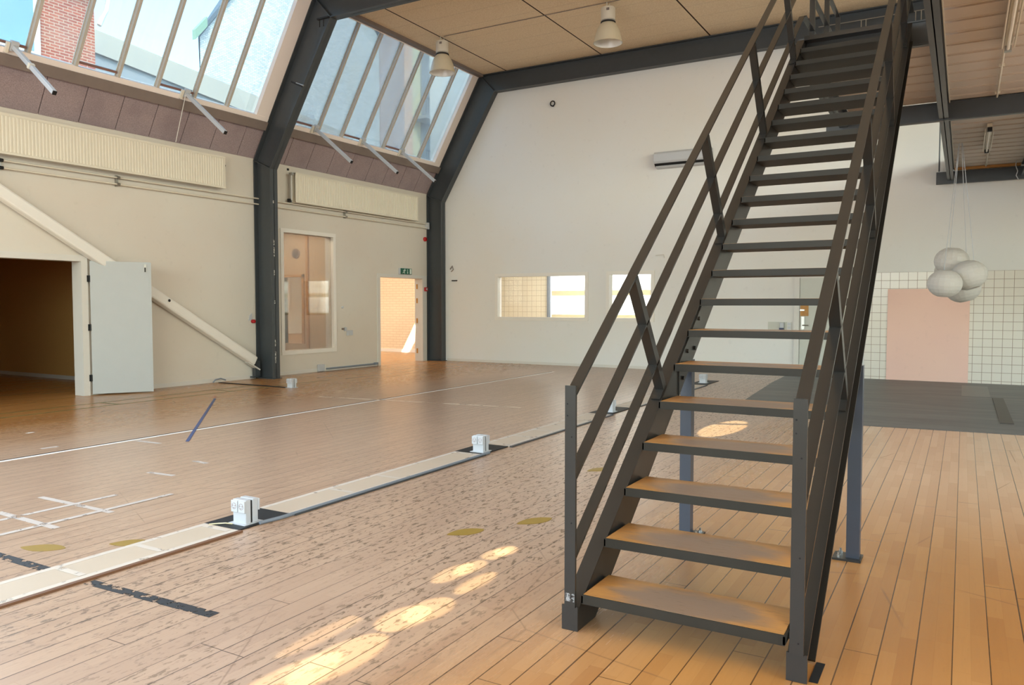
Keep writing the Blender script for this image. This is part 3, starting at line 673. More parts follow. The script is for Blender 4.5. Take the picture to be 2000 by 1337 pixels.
mb = MB(); xm = (X0+X1)/2; mb.bar((xm, 15.15, 2.25), (xm, 15.15, 2.165), .003, .012); mb.prism([(15.125, 2.175), (15.15, 2.145), (15.175, 2.175)], 'x', X0, X1); mb.build('arrow', M_SIGNW, fc)
t = thing('alarm_sounder', (XL+.03, 15.94, 3.0), 'round red fire alarm sounder high beside the end steel frame', 'alarm')
mb = MB(); mb.lathe((XL+.001, 15.93, 3.03), [(.0001, 0), (.055, 0), (.055, .035), (.04, .055), (.0001, .058)], 24, 'x'); mb.build('body', M_RED, t, smooth=True)
mb = MB(); mb.lathe((XL+.058, 15.93, 3.03), [(.0001, 0), (.018, 0), (.016, .01), (.0001, .011)], 16, 'x'); mb.build('sounder_cap', plain('dark_red', (110, 14, 20), .4), t)
t = thing('fire_call_point', (XL+.03, 15.995, 1.75), 'square red fire call point beside the far doorway', 'call point')
mb = MB(); mb.box(XL+.031, XL+.075, 15.86, 15.96, 1.735, 1.835); mb.build('body', M_RED, t, bevel=.005)
mb = MB(); mb.box(XL+.075, XL+.079, 15.89, 15.935, 1.765, 1.81); mb.build('button', M_WHITE2, t)
t = thing('alarm_beacon', (XL+.03, 10.42, 1.05), 'small red beacon with a torn white plate on the left wall by the first frame', 'alarm')
mb = MB(); mb.lathe((XL+.001, 10.43, 1.085), [(.0001, 0), (.036, 0), (.036, .05), (.02, .07), (.0001, .072)], 18, 'x'); mb.build('lens', M_RED, t, smooth=True)
mb = MB(); mb.prism([(10.33, 1.10), (10.42, 1.12), (10.41, 1.24), (10.36, 1.20)], 'x', XL+.001, XL+.012); mb.build('plate', M_WHITE2, t)
t = thing('junction_box', (XL+.03, 13.1, .74), 'small square white box on the wall between the inner window and the doorway', 'box', 'boxes on the left wall')
mb = MB(); mb.box(XL+.001, XL+.05, 13.04, 13.2, .73, .84); mb.build('box', M_WHITE2, t, bevel=.005)
t = thing('cable_gland', (XL+.03, 12.95, .84), 'white cable gland with dark stub just left of the small square box', 'cable gland')
mb = MB(); mb.box(XL+.001, XL+.05, 12.96, 13.01, .83, .91); mb.build('gland', M_WHITE2, t)
mb = MB(); mb.box(XL+.001, XL+.03, 12.89, 12.95, .855, .895); mb.build('stub', M_SILL, t)
t = thing('wall_stud', (XL+.02, 12.9, 1.33), 'little white stud on the wall right of the tall inner window', 'stud')
mb = MB(); mb.disc((XL+.001, 12.91, 1.345), .025, 'x', .03, 14); mb.build('stud', M_WHITE2, t)
t = thing('junction_box', (XL+.05, 12.2, 0), 'white box at the floor below the tall inner window', 'box', 'boxes on the left wall')
mb = MB(); mb.box(XL+.015, XL+.075, 12.12, 12.27, .01, .15); mb.build('box', M_WHITE2, t, bevel=.006)
mb = MB(); mb.box(XL+.015, XL+.09, 12.27, 12.30, .01, .15); mb.build('lid', M_TRIM, t)
mb = MB(); mb.tube([(XL+.04, 12.31, .05), (XL+.04, 13.95, .05)], .018, 8); mb.box(XL+.015, XL+.07, 13.93, 14.03, .03, .08)
tag(mb.build('floor_conduit', M_BLINDG), 'thin grey conduit along the wall foot from the floor box to the doorway', 'conduit')

# ---- skylight opener arms
for i, (y, lab) in enumerate(((5.97, 'white chain opener arm at the far left of the near skylight'), (8.69, 'white chain opener arm near the right end of the near skylight'), (11.67, 'leftmost white chain opener arm under the far skylight'), (13.08, 'middle white chain opener arm under the far skylight'), (14.43, 'rightmost white chain opener arm under the far skylight'))):
    t = thing('window_opener', (-11.25, y, 4.8), lab, 'window opener', 'white chain openers under the skylights')
    P = Vector((-11.24, y, 4.90)); Q = Vector((-10.30, y, 4.15)); dd = (Q-P).normalized()
    mb = MB(); mb.bar(P, Q, .055, .06, (0, 1, 0)); mb.build('arm', M_WHITE2, t, bevel=.006)
    mb = MB(); mb.bar(Q+dd*.002, Q+dd*.016, .05, .055, (0, 1, 0)); mb.build('end_cap', M_BLACK, t)
    mb = MB(); slab(mb, .84, .98, y-.05, y+.05, .021, .07); mb.build('bracket', M_WHITE2, t)
    mb = MB(); slab(mb, .80, .95, y-.10, y-.06, .021, .06); mb.build('clip', M_CREAM, t)
    if i == 1: mb = MB(); mb.tube([(-11.2, 8.66, 4.85), (-11.42, 8.62, 4.1)], .006, 6); mb.build('cable', M_TRIM, t)
    if i == 0: mb = MB(); m_ = P+(Q-P)*.45; mb.bar(m_-dd*.025, m_+dd*.025, .07, .075, (0, 1, 0)); mb.build('collar', M_CREAM, t)

# ---- ceiling lamps
def bay_lamp(x, y, label):
    t = thing('pendant_lamp', (x, y, 6.2), label, 'lamp', 'industrial lamps on the ceiling')
    z = 6.86
    mb = MB(); mb.tube([(x, y-.06, z), (x, y-.06, z-.10)], .008, 8); mb.tube([(x, y+.06, z), (x, y+.06, z-.10)], .008, 8); mb.build('hanger', M_LAMPB, t)
    mb = MB(); mb.lathe((x, y, 0), [(.0001, z-.09), (.125, z-.09), (.13, z-.10), (.13, z-.31), (.10, z-.33), (.0001, z-.33)], 28); mb.build('housing', M_LAMPB, t, smooth=True)
    mb = MB(); mb.box(x+.02, x+.07, y-.135, y-.12, z-.17, z-.13); mb.build('name_plate', M_SILL, t)
    mb = MB(); mb.lathe((x, y, 0), [(.0001, z-.33), (.12, z-.33), (.135, z-.34), (.135, z-.36), (.0001, z-.36)], 28); mb.build('collar', M_BLACK, t)
    mb = MB(); pr = [(.12, z-.36), (.15, z-.39), (.19, z-.46), (.225, z-.55), (.245, z-.64), (.262, z-.70), (.268, z-.715), (.262, z-.72)]
    mb.lathe((x, y, 0), pr, 40); sh = mb.build('lamp_shade', M_SHADE, t, smooth=True)
    mb = MB(); mb.lathe((x, y, 0), [(.258, z-.715), (.238, z-.64), (.215, z-.55), (.18, z-.46), (.13, z-.39), (.0001, z-.38)], 40); mb.build('reflector', M_SHADEIN, sh, smooth=True)
    return t
l1 = bay_lamp(-9.38, 13.42, 'industrial pendant lamp by the far skylight, left of the two')
dup(l1, (-5.72, 13.42, 6.2), 'industrial pendant lamp in the middle of the ceiling, right of the two')
mb = MB(); mb.tube([(-9.3, 13.36, 6.85), (-1.0, 13.36, 6.85)], .007, 6)
tag(mb.build('ceiling_cable', M_SILL), 'thin cable across the ceiling joining the two pendant lamps', 'cable')

# ---- floor duct covers, black floor plates and socket posts
def duct(y0, y1, crosses, label):
    t = thing('floor_duct_cover', (-3.99, (y0+y1)/2, 0), label, 'duct cover', 'duct cover boards in the floor')
    mb = MB(); mb.box(-4.145, -3.842, y0, y1, .0005, .008); mb.build('board', M_DUCT, t)
    mb = MB(); mb.box(-3.842, -3.815, y0, y1, .0005, .012); mb.build('edge_strip', M_EDGE if y0 < 3 else M_STEEL, t)
    for x in (-4.165, -3.895): mb = MB(); mb.box(x, x+.042, y0, y1, .0082, .0090); mb.build('edge_tape', M_TAPED, t)
    for y in crosses: mb = MB(); mb.box(-4.12, -3.90, y-.02, y+.02, .0092, .0098); mb.build('cross_tape', M_TAPED, t)
duct(-.6, 3.30, [1.5, 2.34, 2.80, 3.26], 'nearest pale floor duct cover board, in front of the first socket post')
duct(3.74, 6.14, [4.4, 4.95, 6.1], 'pale floor duct cover board between the first and second socket posts')
duct(6.62, 9.2, [6.7, 7.2, 7.65, 8.1, 8.6, 9.1], 'pale floor duct cover board between the second and third socket posts')
duct(9.95, 13.4, [10.1, 10.6, 11.2, 12.0, 12.8], 'farthest pale floor duct cover board, beyond the third socket post')
def plate(y0, y1, label):
    mb = MB(); mb.box(-4.17, -3.86, y0, y1, .001, .009); tag(mb.build('floor_plate', M_BLACK), label, 'floor plate', 'black plates in the floor duct')
plate(3.30, 3.74, 'black floor plate under the nearest socket post')
plate(6.14, 6.62, 'black floor plate under the second socket post')
plate(9.2, 9.95, 'black floor plate under the third socket post')
plate(13.4, 14.3, 'black floor plate under the farthest socket post in the duct line')
mb = MB(); mb.tube([(-3.855, 3.47, .013), (-3.83, 3.62, .014), (-3.83, 6.22, .014)], .012, 8)
tag(mb.build('floor_cable', M_BLINDG), 'grey cable along the duct edge from the first to the second socket post', 'cable')
def socket_post(loc, label, rot=0, flat=False):
    t = thing('socket_post', (-3.96, 3.45, .009), label, 'socket', 'white socket posts on the floor')
    x, y, z = -3.96, 3.45, .009
    for s in (-1, 1):
        yc = y+s*.029
        mb = MB(); mb.box(x-.058, x+.058, yc-.021, yc+.021, z, z+.155); h = mb.build('housing', M_WHITE2, t, bevel=.004)
        yf = yc+s*.021
        for k in (-1, 1):
            mb = MB(); mb.box(x+k*.032-.029, x+k*.032+.029, min(yf, yf+s*.014), max(yf, yf+s*.014), z+.075, z+.150); q = mb.build('socket', M_WHITE2, h, bevel=.003)
            WO.setdefault(q, Vector((0, 0, 0)))
        for k in (-1, 1):
            mb = MB()
            for dx, dz in ((-.010, .118), (.010, .118), (0, .104)): mb.disc((x+k*.032+dx, yf+s*.0135, z+dz), .0032, 'y', .002*s, 8)
            mb.tube([(x+k*.032+.019*math.cos(a), yf+s*.0142, z+.115+.019*math.sin(a)) for a in [2*PI*i/16 for i in range(17)]], .0011, 5, False)
            mb.build('socket_holes', M_BRAIL, h)
    mb = MB(); mb.box(x-.075, x+.075, y-.075, y+.075, z, z+.005); mb.build('base', M_WHITE2, t)
    mb = MB(); mb.box(x-.05, x+.05, y-.008, y+.008, z, z+.145); mb.build('core', M_DARK, t)
    return t
sp1 = socket_post(None, 'nearest white socket post, on the first black floor plate')
for p, lab in (((-3.95, 6.26, .009), 'second white socket post along the floor duct, left of the stair newel'), ((-3.97, 9.45, .009), 'third white socket post along the floor duct, seen between the left stair rails'), ((-4.0, 13.78, .009), 'farthest white socket post, seen below the seventh stair tread'), ((-9.82, 9.58, .001), 'lone white socket post on the floor near the first steel frame')):
    c = dup(sp1, p, lab)
    if p[0] < -9: c.rotation_euler = (0, 0, R(0))
mb = MB(); mb.tube([(-3.99, 3.37, .012), (-4.02, 3.34, .02), (-4.07, 3.33, .013), (-4.11, 3.29, .012)], .004, 6); tag(mb.build('wire', M_YBLIND), 'thin yellow wire on the first black floor plate', 'wire')
mb = MB(); mb.box(-11.55, -9.9, 9.50, 9.54, .0005, .012); tag(mb.build('cable_strip', M_BLACK), 'dark cable strip on the floor from the left wall to the lone socket post', 'cable')
mb = MB(); mb.tube([(-11.6, 9.42, .01), (-11.58, 9.46, .06), (-11.56, 9.56, .075), (-11.55, 9.66, .04)], .012, 8); tag(mb.build('cable_loop', M_BLINDG), 'grey cable loop at the wall foot where the dark cable strip starts', 'cable')

# ---- tape lines and marks on the floor
def strip(name, p, q, w, mat, label, cat='tape', group=None, z=.0012, par=None):
    p = Vector((p[0], p[1], z)); q = Vector((q[0], q[1], z)); d = (q-p).normalized(); n = Vector((-d.y, d.x, 0))
    mb = MB(); mb.obox((p+q)/2, d, n, (0, 0, 1), (q-p).length/2, w/2, .0004)
    return tag(mb.build(name, mat), label, cat, group)
GT = 'tape marks on the floor'
strip('long_white_tape', (-7.43, 1.5), (-7.40, 14.6), .05, M_TAPEB, 'long thin white line running the length of the floor', 'line')
strip('dark_seam', (-7.48, 1.5), (-7.45, 14.6), .02, M_DARK, 'dark seam just left of the long white floor line', 'seam')
strip('white_tape', (-8.5, 8.85), (-5.2, 9.27), .05, worn_tape('faded_white_tape', (222, 208, 190), .56, 4), 'broken white tape across the boards beyond the long white line', group=GT)
strip('white_tape', (-5.80, 3.18), (-4.95, 3.18), .045, M_TAPEW, 'upper white tape across the boards in the taped grid', group=GT)
strip('white_tape', (-5.62, 2.80), (-4.9, 2.78), .05, M_TAPEW, 'lower white tape across the boards in the taped grid', group=GT)
strip('white_tape', (-5.42, 1.6), (-5.38, 3.5), .045, M_TAPEW, 'left white tape along the boards in the taped grid', group=GT, z=.002)
strip('white_tape', (-5.05, 1.6), (-5.05, 3.72), .045, M_TAPEW, 'right white tape along the boards in the taped grid', group=GT, z=.002)
strip('white_tape', (-5.88, 4.11), (-5.58, 4.13), .045, M_TAPEW, 'short white tape beyond the taped grid, nearer of two', group=GT)
strip('white_tape', (-5.97, 4.62), (-5.76, 4.60), .045, M_TAPEW, 'short white tape beyond the taped grid, farther of two', group=GT)
strip('white_tape', (-7.37, 5.02), (-7.0, 5.03), .05, M_TAPEW, 'short white tape touching the long white line below the blue tape', group=GT)
strip('white_tape', (-7.75, 4.27), (-7.73, 4.42), .05, M_TAPEW, 'small white tape scrap just left of the long white line', group=GT)
strip('white_scrap', (-8.82, 4.71), (-8.84, 4.79), .05, M_TAPE, 'tiny white paper scrap on the boards left of the long white line', 'scrap')
strip('blue_tape', (-9.66, 7.88), (-6.86, 5.24), .035, M_BLUET, 'thin blue tape crossing the long white line at a slant', z=.0026)
strip('red_dot', (-9.82, 8.0), (-9.86, 8.04), .05, M_RED, 'small red dot at the far end of the blue tape', 'mark')
strip('green_tape', (-10.69, 4.8), (-10.66, 9.6), .022, M_GREENT, 'thin green line along the floor nearer the left wall', 'line', 'green lines by the left wall')
strip('green_tape', (-10.30, 4.6), (-10.24, 11.0), .026, M_GREENT, 'thin green line along the floor farther from the left wall', 'line', 'green lines by the left wall')
strip('green_tape', (-10.69, 6.73), (-10.30, 6.75), .03, M_GREENT, 'short green cross line in front of the left doorway', 'line', 'green lines by the left wall', z=.002)
strip('green_tape', (-10.67, 8.70), (-10.27, 8.68), .025, M_GREENT, 'short green cross line beyond the open door leaf', 'line', 'green lines by the left wall', z=.002)
strip('black_tape', (-5.2, 2.31), (-4.17, 2.31), .06, M_BLACKT, 'scuffed black tape across the boards left of the duct cover', group='black tape')
strip('black_tape', (-3.80, 2.31), (-2.9, 2.34), .06, M_BLACKT, 'scuffed black tape across the boards right of the duct cover', group='black tape')
strip('grey_tape', (-3.62, 15.24), (-2.63, 15.24), .03, M_TAPE, 'thin pale line on the far floor beside the grey sheet floor', 'line')
def blob(x, y, L, Wd, ang, label):
    pts = []; n = 26
    for k in range(n):
        a = 2*PI*k/n; u = L/2*math.cos(a); v = Wd/2*math.sin(a)*(1-.28*math.cos(2*a)+.16*math.cos(a))
        c, s = math.cos(ang), math.sin(ang); pts.append((x+u*c-v*s, y+u*s+v*c))
    mb = MB(); mb.prism(pts, 'z', .0008, .0018); tag(mb.build('gold_footprint', M_GOLD), label, 'footprint', 'gold footprints on the floor')
blob(-4.57, 2.51, .27, .10, R(25), 'gold footprint at the left picture edge, beyond the black tape')
blob(-4.22, 2.82, .23, .10, R(40), 'gold footprint touching the duct cover before the first socket post')
blob(-2.63, 3.99, .25, .10, R(58), 'gold footprint in the scuffed area, left of a pair')
blob(-2.38, 4.42, .27, .10, R(62), 'gold footprint in the scuffed area, right of a pair by the stair newel')
blob(-2.65, 6.1, .27, .10, R(60), 'gold footprint seen between the left stair rails')
# grey sheet floor area and its strip
mb = MB(); mb.prism([(-2.76, 11.62), (-2.6, 11.4), (-.98, 9.85), (.58, 9.97), (6.25, 10.1), (6.25, 16.18), (-3.02, 16.18), (-2.97, 14.6), (-2.80, 12.2)], 'z', .0005, .004)
tag(mb.build('grey_sheet_floor', M_MAT), 'streaky dark grey sheet covering the floor before the tiled wall', 'floor covering')
mb = MB(); mb.box(.40, .54, 10.8, 13.7, .0045, .012); tag(mb.build('floor_strip', plain('brown_grey_strip', (72, 66, 60), .5)), 'dark brown strip lying on the grey sheet floor at the right', 'strip')
mb = MB(); mb.box(.0, .38, 13.8, 15.6, .0045, .006); tag(mb.build('pale_patch', plain('pale_patch', (128, 124, 118), .5)), 'paler rectangular patch on the grey sheet floor behind the dark strip', 'patch')

# ================================================================== mezzanine
t = thing('mezzanine', (2.5, 10.7, 3.55), 'steel mezzanine of dark beams with ribbed metal decking above the stair', 'mezzanine')
def ibeam_x(name, x0, x1, yc, z0, z1, w=.1):
    mb = MB(); mb.box(x0, x1, yc-w/2, yc+w/2, z0, z0+.014); mb.box(x0, x1, yc-w/2, yc+w/2, z1-.014, z1); mb.box(x0, x1, yc-w/2+.012, yc-w/2+.03, z0, z1); return mb.build(name, M_STEEL, t)
def ibeam_y(name, y0, y1, xc, z0, z1, w=.1):
    mb = MB(); mb.box(xc-w/2, xc+w/2, y0, y1, z0, z0+.014); mb.box(xc-w/2, xc+w/2, y0, y1, z1-.014, z1); mb.box(xc-.005, xc+.005, y0, y1, z0, z1); return mb.build(name, M_STEEL, t)
ibeam_x('cross_beam', -1.57, 6.28, 10.75, 3.585, 3.80)
ibeam_x('end_beam', -.485, 6.28, 16.05, 3.545, 3.755)
ibeam_x('landing_beam', -1.48, -.32, 8.30, 3.80, 4.02)
ibeam_x('front_beam', -.31, 6.28, 5.30, 3.60, 3.82)
ibeam_y('joist', 5.35, 10.69, -.26, 3.60, 3.80); ibeam_y('joist', 10.81, 16.0, -.26, 3.60, 3.80)
ibeam_y('joist', 10.81, 16.0, .84, 3.60, 3.80); ibeam_y('joist', 5.35, 10.69, 2.2, 3.60, 3.80); ibeam_y('joist', 10.81, 16.0, 2.4, 3.60, 3.80)
ibeam_y('walkway_joist', 8.36, 10.69, -1.36, 3.62, 3.80)
def deck(name, x0, x1, y0, y1, z=3.805, pitch=.345):
    mb = MB(); y = y0; prof = []
    while y < y1-.02:
        prof += [(y, z), (min(y+.29, y1), z), (min(y+.298, y1), z+.09), (min(y+pitch-.012, y1), z+.09), (min(y+pitch, y1), z)]; y += pitch
    pr = [prof[0]]
    for p in prof[1:]:
        if p[0] > pr[-1][0]+1e-4: pr.append(p)
    for a, b in zip(pr, pr[1:]):
        v = [mb.b.verts.new(q) for q in ((x0, a[0], a[1]), (x1, a[0], a[1]), (x1, b[0], b[1]), (x0, b[0], b[1]))]; mb.b.faces.new(v)
    for k in range(int((y1-y0)/pitch)):   # shallow stiffening groove in every low flange
        yy = y0+k*pitch+.275; mb.box(x0, x1, yy-.006, yy+.006, z-.005, z+.001)
    return mb.build(name, M_DECK, t)
deck('deck_sheet', -.21, 6.28, 5.36, 10.69); deck('deck_sheet', -.21, 6.28, 10.81, 15.98); deck('walkway_deck', -1.31, -.31, 8.36, 10.69)
mb = MB(); mb.box(-.30, 6.28, 5.30, 16.1, 3.90, 4.0); mb.box(-1.44, -.30, 8.30, 10.8, 3.90, 4.0); mb.build('deck_floor', M_STEEL, t)
mb = MB(); mb.box(-.21, -.20, 5.36, 16.0, 3.78, 3.80); mb.build('edge_trim', M_CREAM, t)
mb = MB(); mb.box(-.20, .78, 15.90, 15.98, 3.76, 3.80); mb.build('timber_batten', M_PLYW, t)
mb = MB(); mb.tube([(-.44, 15.95, 3.757), (-.44, 15.95, 5.6)], .012, 8); tag(mb.build('tie_rod', M_STEEL), 'thin dark upright rod on the left end of the mezzanine end beam', 'rod')
# guard rail of the walkway
gr = thing('guard_rail', (-1.42, 9.4, 4.0), 'dark steel guard rail along the landing at the head of the stair', 'guard rail')
for y in (8.62, 9.56, 10.42):
    mb = MB(); mb.box(-1.44, -1.39, y-.025, y+.025, 4.003, 4.893); mb.build('post', M_STAIR, gr)
    mb = MB(); mb.box(-1.45, -1.38, y-.06, y+.06, 4.002, 4.014); mb.build('base_plate', M_STAIR, gr)
for nm, z in (('handrail', 4.893), ('mid_rail', 4.533), ('mid_rail', 4.193)):
    mb = MB(); mb.box(-1.44, -1.39, 8.14, 10.45, z, z+.01); mb.build(nm, M_STAIR, gr)
# strip lights under the deck with conduit
def striplight(y0, y1, x, label):
    f = thing('strip_light', (x, (y0+y1)/2, 3.7), label, 'strip light', 'fluorescent lights under the mezzanine')
    mb = MB(); mb.box(x-.03, x+.03, y0, y1, 3.742, 3.797); mb.build('body', M_CREAM, f)
    mb = MB(); mb.tube([(x-.0, y0+.06, 3.715), (x-.0, y1-.06, 3.715)], .014, 10); mb.build('tube', M_TUBE, f, smooth=True)
    for s in (-1, 1): mb = MB(); mb.box(x+s*.042, x+s*.052, y0+.12, y1-.12, 3.70, 3.75); mb.build('reflector', M_CREAM, f)
    for y in (y0, y1-.06): mb = MB(); mb.box(x-.028, x+.028, y, y+.06, 3.695, 3.75); mb.build('tube_holder', M_BLACK if y > 10.8 else M_CHROME, f)
    return f
striplight(6.7, 8.55, .29, 'nearer fluorescent strip light under the mezzanine deck at the top right'); striplight(12.25, 14.0, .24, 'farther fluorescent strip light under the mezzanine deck above the lanterns')
for y0, y1, w in ((8.56, 10.68, 'nearer'), (14.02, 15.86, 'farther')):
    mb = MB(); mb.tube([(.27, y0, 3.782), (.27, y1, 3.782)], .011, 8)
    for k in (.35, .9): mb.box(.245, .295, y0+(y1-y0)*k-.01, y0+(y1-y0)*k+.01, 3.770, 3.797)
    tag(mb.build('conduit', M_CREAM), 'pale conduit leading from the %s strip light along the deck' % w, 'conduit', 'conduits under the mezzanine')
mb = MB(); mb.tube([(.70, 15.6, 3.80), (.69, 15.6, 3.72), (.72, 15.6, 3.62), (.70, 15.6, 3.55), (.74, 15.6, 3.47)], .007, 6); tag(mb.build('loose_wire', M_WHITE2), 'loose white wire hanging over the end beam at the right edge', 'wire')
# wire cable tray on the end frame beam
tr = thing('cable_tray', (-1.2, 15.9, 6.42), 'thin wire cable tray on the end frame beam behind the stair head', 'cable tray')
for z in (6.62, 6.44): mb = MB(); mb.tube([(-2.5, 15.9, z), (.9, 15.9, z)], .008, 6); mb.build('rail', M_CHROME, tr)
for x in (-1.76, -1.68, -.87, -.78, .2):
    mb = MB(); mb.tube([(x, 15.9, 6.62), (x, 15.9, 6.44), (x, 16.0, 6.44)], .010, 6); mb.build('rung', M_CHROME, tr)

# ================================================================== the stair
KS = .754; NR = Vector((0, -.6021, .7985)); TD = Vector((0, .7985, .6021))
def zl(y, off): return KS*(y-3.01)+.159+off-.159*0 if False else KS*(y-3.01)+off
st = thing('steel_staircase', (-.97, 5.5, 0), 'long straight dark steel open staircase with worn wooden treads', 'staircase')
YT = 8.26
for nm, xo, xw in (('stringer', -1.475, -1.402), ('stringer', -.470, -.543)):
    mb = MB()
    web = [(3.0, 0), (3.185, 0), (YT, zl(YT, -.13)), (YT, min(zl(YT, .10), 3.985)), (8.15, 3.985), (3.0, zl(3.0, .10))]
    s = 1 if xo < xw else -1
    a, b = sorted((xw-s*.009, xw)); mb.prism(web, 'x', a, b)
    x0, x1 = sorted((xo, xw))
    def fl(p, q, th):
        d = Vector((0, q[0]-p[0], q[1]-p[1])).normalized(); n = Vector((0, -d.z, d.y))
        c = Vector(((x0+x1)/2, (p[0]+q[0])/2, (p[1]+q[1])/2))+n*th/2
        mb.obox(c, (1, 0, 0), d, n, (x1-x0)/2, (Vector(p)-Vector(q)).length/2, abs(th)/2)
    fl((3.0, zl(3.0, .10)), (8.15, zl(8.15, .10)), -.011); fl((3.19, zl(3.19, -.13)), (YT, zl(YT, -.13)), .011)
    mb.box(x0-.001, x1+.001, 2.993, 3.001, .001, .108)
    sg = mb.build(nm, M_STAIR, st)
    # bolted splice on the inner face
    yi = xw+s*.0005; mb = MB(); mb.prism([(4.33, zl(4.33, -.11)), (4.75, zl(4.75, -.11)), (4.75, zl(4.75, .08)), (4.33, zl(4.33, .08))], 'x', *sorted((xw, xw+s*.007))); mb.build('splice_plate', M_STAIR, sg)
    for by, bz in ((4.39, -.06), (4.39, .02), (4.47, -.075), (4.47, .03), (4.61, -.065), (4.61, .02), (4.69, -.05), (4.69, .05)):
        mb = MB(); mb.disc((xw+s*.007, by, zl(by, bz)), .013, 'x', s*.011, 6); mb.build('bolt', M_STAIR, sg)
    # newel
    xa = -1.46 if s > 0 else -.532
    mb = MB(); mb.box(xa, xa+.05, 2.985, 2.9985, .105, 1.058); nw = mb.build('newel', M_STAIR, st)
    mb = MB()
    for dz in (.98, .93, .84, .47, .15): mb.disc((xa+.012+.02*(dz < .9), 2.984, dz), .0035, 'y', .002, 10)
    mb.build('bolt_holes', M_DARK, nw)
    if s > 0: mb = MB(); mb.box(xa+.002, xa+.047, 2.9845, 2.986, .13, .165); mb.build('paint_chip', worn_tape('bare_scratch', (150, 152, 154), .5, 60), nw)
    # flat bar rails
    for rn, off in (('handrail', 1.025), ('mid_rail', .665), ('mid_rail', .325)):
        ye = 8.14
        p = Vector((xa+.025, 3.0, zl(3.0, off))); q = Vector((xa+.025, ye, zl(ye, off)))
        mb = MB(); mb.obox((p+q)/2+NR*.005, (1, 0, 0), TD, NR, .025, (q-p).length/2, .005)
        if s < 0: mb.box(xa, xa+.05, ye-.005, 8.55, q.z+.001, q.z+.012)
        mb.build(rn, M_RAIL, st)
    for yb in (4.13, 5.35, 6.56, 7.76):
        p = Vector((xa+.025, yb, zl(yb, .10))); q = p+NR*.735
        mb = MB(); mb.obox((p+q)/2, (1, 0, 0), NR, TD, .025, .3675, .024); ps = mb.build('baluster', M_STAIR, st)
        mb = MB(); c = p+NR*.006-TD*.06; mb.obox(c, (1, 0, 0), TD, NR, .025, .04, .004); mb.build('foot_plate', M_STAIR, ps)
    # rear leg
    lx = -1.44 if s > 0 else -.497
    mb = MB(); mb.box(lx-.034, lx+.034, 4.60, 4.66, .012, zl(4.60, -.128)); lg = mb.build('support_leg', plain('leg_steel_paint', (62, 68, 80), .34, .1, var=.1) if s > 0 else bpy.data.materials['leg_steel_paint'], st)
    a, b = (lx-.03, lx+.10) if s > 0 else (lx-.10, lx+.045)
    mb = MB(); mb.box(a, b, 4.565, 4.70, 0.0005, .012); mb.build('base_plate', M_STAIR, lg)
    bx = b-.025 if s > 0 else a+.03
    for by in (4.59, 4.675): mb = MB(); mb.disc((bx, by, .012), .012, 'z', .012, 6); mb.disc((bx, by, .024), .006, 'z', .015, 8); mb.build('anchor_bolt', M_CHROME, lg)
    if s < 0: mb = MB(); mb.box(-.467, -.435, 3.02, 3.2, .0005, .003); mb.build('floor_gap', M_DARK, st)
for i in range(21):
    y = 3.01+.2418*i; z = .159+.1823*i
    mb = MB(); x0, x1 = -1.392, -.553
    mb.box(x0, x1, y, y+.008, z-.036, z); mb.box(x0, x1, y+.287, y+.295, z-.036, z-.004); mb.box(x0, x0+.007, y, y+.295, z-.036, z-.004); mb.box(x1-.007, x1, y, y+.295, z-.036, z-.004)
    mb.box(x0, x1, y+.001, y+.294, z-.040, z-.034); mb.box(x0-.011, x0, y+.07, y+.28, z-.036, z-.008); mb.box(x1, x1+.011, y+.07, y+.28, z-.036, z-.008)
    tf_ = mb.build('tread', M_TREADF, st)
    mb = MB(); mb.box(x0+.007, x1-.007, y+.008, y+.287, z-.034, z+.0015); mb.build('wood_board', M_TREAD, tf_)
mb = MB(); mb.box(-1.40, -.545, 8.088, 8.20, 3.95, 3.99); mb.box(-1.40, -.545, 8.20, 8.25, 3.80, 3.99); mb.build('top_tread', M_STAIR, st)

# ================================================================== paper lanterns
def lantern(x, y, z, r, tilt, label):
    t = thing('paper_lantern', (x, y, z), label, 'paper lantern', 'cluster of white paper lanterns')
    n = 9; prof = [(r*math.sin(a)*1.02, -r*.90*math.cos(a)) for a in [R(22)+(PI-R(40))*k/n for k in range(n+1)]]
    mb = MB(); mb.lathe((x, y, z), prof, 20); o = mb.build('shade', M_PAPER, t)
    o.rotation_euler = tilt
    mb = MB(); mb.tube([(x, y, z+r*.86), (-.10+(x+.08)*.12, 13.5, 3.79)], .0045, 6); mb.build('cord', M_WHITE2, t)
lantern(-.205, 13.70, 2.06, .238, (R(6), R(8), 0), 'topmost paper lantern of the hanging cluster')
lantern(.11, 13.38, 1.845, .243, (R(-6), R(-18), 0), 'rightmost paper lantern of the hanging cluster')
lantern(-.265, 13.10, 1.71, .228, (R(5), R(4), 0), 'leftmost paper lantern of the hanging cluster, in front of the pink board')
lantern(.03, 13.95, 1.66, .245, (R(4), R(-14), 0), 'lowest paper lantern of the hanging cluster, behind its right neighbour')
lantern(-.225, 14.25, 1.93, .2, (0, 0, 0), 'hindmost paper lantern, peeping out at the left between two others')

